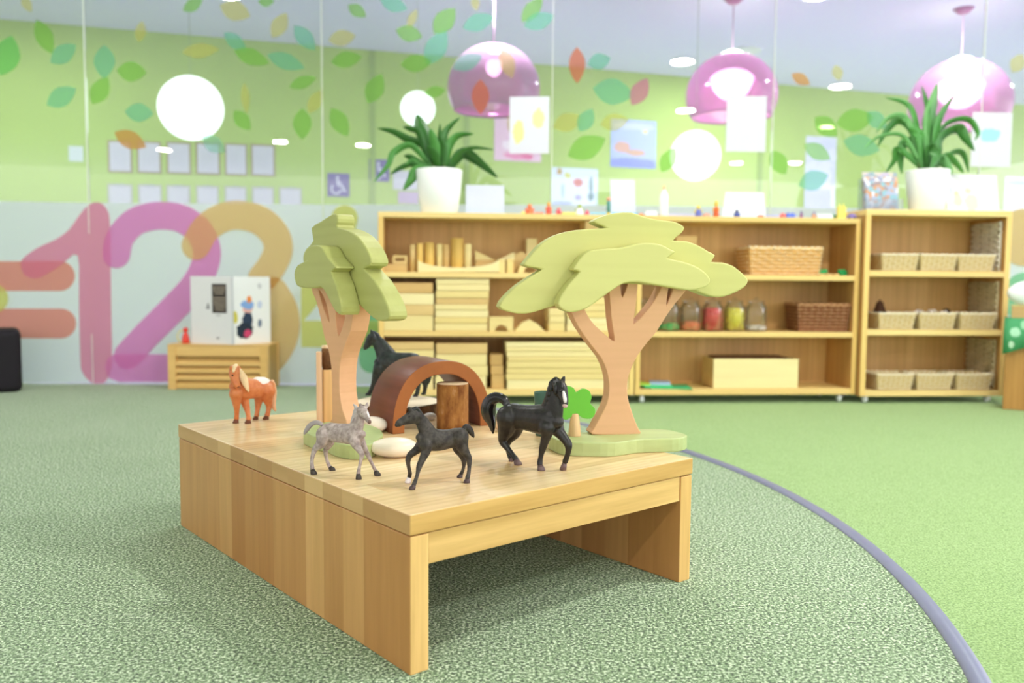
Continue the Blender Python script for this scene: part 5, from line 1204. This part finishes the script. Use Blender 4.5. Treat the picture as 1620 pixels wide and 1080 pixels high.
notice(872, 945, 266, 332, 'child painting of flowers and a red blob with yellow border strip', 'poster', mat=drawing('flower_painting', 'dce8f8', [(-.13, .3, .025, .03, 'c09c50'), (-.06, .27, .03, .03, 'd8d878'), (.03, .22, .05, .035, 'd06c64'), (.14, .2, .02, .08, '7c9c9c'), (-.1, .15, .012, .07, '98c0b0'), (.03, .1, .035, .025, 'a8a0d8'), (.14, .11, .03, .04, '60888c'), (0, .42, .25, .02, 'e0e070'), (-.1, .05, .1, .02, 'a4b4d4')]), name='wall_poster')
notice(1272, 1320, 216, 332, 'tall pale lilac poster low on the green wall right of the white globe', 'poster', col='dcdcec', name='wall_poster')
notice(1588, 1640, 280, 340, 'white pin-board sheet with a blue header at the right edge', 'poster', mat=drawing('header_sheet', 'e8ecf0', [(0, .3, .2, .02, 'a8bcec')]), name='wall_poster')
notice(622, 660, 270, 300, 'white card low on the green wall behind the left pot', 'card', name='wall_card'); notice(630, 662, 303, 322, 'mauve card under the white card behind the left pot', 'card', col='c8b0cc', name='wall_card')
# vertical door edges in the green wall
for i, (x, y0, y1) in enumerate(((738, 100, 345), (1200, 145, 345), (590, 95, 345))):
    a = onwall(x, y1, 0); c = onwall(x, y0, 0)
    tag(obj('trim_%d' % (i+1), MB().box(-.02, .02, -.012, .0, 0, CEIL-.002), plain('98b05c', .6), None, loc=(a.x, a.y, 0), rz=WANG), kind='structure')
def glasspaper(x0, x1, y0, y1, label, mat=None, tilt=0):
    i = panel_at((x0+x1)/2); o_, a_, d_, n_ = WIN[i]
    p = on_glass((x0+x1)/2, (y0+y1)/2, .004, i); l = on_glass(x0, (y0+y1)/2, .004, i); r = on_glass(x1, (y0+y1)/2, .004, i); t_ = on_glass((x0+x1)/2, y0, .004, i); b = on_glass((x0+x1)/2, y1, .004, i)
    W = (r-l).length; H = t_.z-b.z
    o = obj('taped_paper', MB().box(-W/2, W/2, -.001, .001, -H/2, H/2), mat or plain('dcdfea', .7, .2, .02), None, loc=p, rz=math.atan2(d_.y, d_.x)); return tag(o, label, 'paper sheet', 'paper sheets taped to the glass')
glasspaper(806, 869, 153, 243, 'white sheet with two yellow leaves taped to the glass under the pink lamp', drawing('sheet_yellow', 'dcdfea', [(.04, .03, .03, .05, 'eee8a8'), (-.05, -.03, .028, .06, 'f0e8a0')]))
glasspaper(1149, 1212, 152, 240, 'plain white sheet taped to the glass below the middle pink lamp')
glasspaper(1537, 1600, 178, 264, 'white sheet with pale blue oval taped to the glass right of the second plant', drawing('sheet_blue', 'dfe2ea', [(-.01, .02, .055, .035, 'a8e4f0')]))

# ================================================================== LAMPS AND ADDED GLOBES BEYOND THE GLASS
M_pink = thin_glass('pink_acrylic', 'f8c8ee', 1.2, .03, .3, 'f8b4e8')
M_rose = plain('b44c94', .35, .5)
M_cord = plain('d8a8cc', .5)
def pendant(px, py, rpx, d, label, bulb_r, bulb_s, lab_y=None, warm='ffffff'):
    P = YP(px, py, d); r = rpx*d/F_PX
    e = empty('pink_pendant_lamp', P, label, 'pendant lamp', 'pink dome lamps beyond the glass')
    prof = [(.012, r*.93)]+[(r*math.cos(math.radians(a)), r*.93*math.sin(math.radians(a))) for a in range(84, -36, -6)]
    inn = [(max(q-.004, .008), z-.003) for q, z in reversed(prof)]
    mb = MB(); vs = []; fs = []; A = prof+inn; n = 48
    for q, z in A:
        for i in range(n): t = 2*PI*i/n; vs.append((q*math.cos(t), q*math.sin(t), z))
    for j in range(len(A)-1):
        for i in range(n): fs.append((j*n+i, j*n+(i+1) % n, (j+1)*n+(i+1) % n, (j+1)*n+i))
    mb.add(vs, fs, True); obj('lamp_shade', mb, M_pink, e)
    obj('cord', MB().tube([(0, 0, r*.9), (0, 0, CEIL-P.z-.02)], .004, None, None, 8), M_cord, e)
    obj('ceiling_rose', MB().lathe([(.0001, CEIL-P.z-.03), (.03, CEIL-P.z-.03), (.062, CEIL-P.z-.001), (.0001, CEIL-P.z-.001)], 24), M_rose, e)
    obj('socket', MB().lathe([(.0001, r*.93), (.02, r*.93), (.022, r*.45+bulb_r*.6), (.0001, r*.45+bulb_r*.6)], 16), plain('a88ca4', .4), e)
    obj('bulb', MB().ball((0, 0, r*.45), bulb_r, None, bulb_r*1.15, 20, 12), emit('bulb_'+str(px), warm, bulb_s), e)
M_cord2 = plain('8c9c80', .6)
pendant(781, 140, 72, 4.9, 'unlit-looking pink translucent dome lamp with small bulb, leftmost of the three', .045, 6)
pendant(1157, 152, 70, 5.2, 'pink translucent dome lamp glowing white in its middle, above the taped white sheet', .13, 9)
pendant(1518, 165, 74, 5.35, 'pink translucent dome lamp behind the tips of the second plant', .14, 9)
def globe(px, py, rpx, d, label):  # glowing ball and invented cord standing in for a lamp's reflection in the glass
    P = YP(px, py, d); r = rpx*d/F_PX; e = empty('white_globe_reflection', P, label, 'globe lamp reflection', 'globes added for lamp reflections')
    obj('globe', MB().ball((0, 0, 0), r, None, None, 36, 24), emit('globe_reflection_glow', 'f8fcff', 2.2), e)
    obj('cord', MB().tube([(0, 0, r), (0, 0, CEIL-P.z)], .0015, None, None, 6), M_cord2, e)
globe(302, 171, 49, 4.7, 'large glowing white globe added for a lamp reflection, above the framed certificates')
globe(661, 172, 27, 5.3, 'small glowing white globe added for a lamp reflection, right above the left plant')
globe(1100, 246, 39, 4.6, 'white globe added for a lamp reflection, between the lilac hill poster and the taped sheet')
# downlight fittings in the ceiling (some seen mirrored in the glass, the rest added as fill)
M_dl = emit('downlight_or_fill_glow', 'ffffff', 60)
for i, (x, y, p) in enumerate(DOWN_AND_FILL+BACKFILL):
    e = empty('ceiling_downlight_or_fill', (x, y, CEIL-.012), 'round recessed ceiling downlight, mirrored in the glass or added as fill', 'downlight', 'recessed ceiling downlights')
    obj('trim_ring', MB().lathe([(.092, 0), (.105, 0), (.105, .012), (.092, .012), (.092, 0)], 32), plain('f4f4f4', .4), e)
    obj('lens', MB().lathe([(.0001, .004), (.088, .004), (.088, .010), (.0001, .010)], 32), M_dl if i < len(DOWN_AND_FILL) else emit('added_fill_glow', 'ffffff', 4), e)
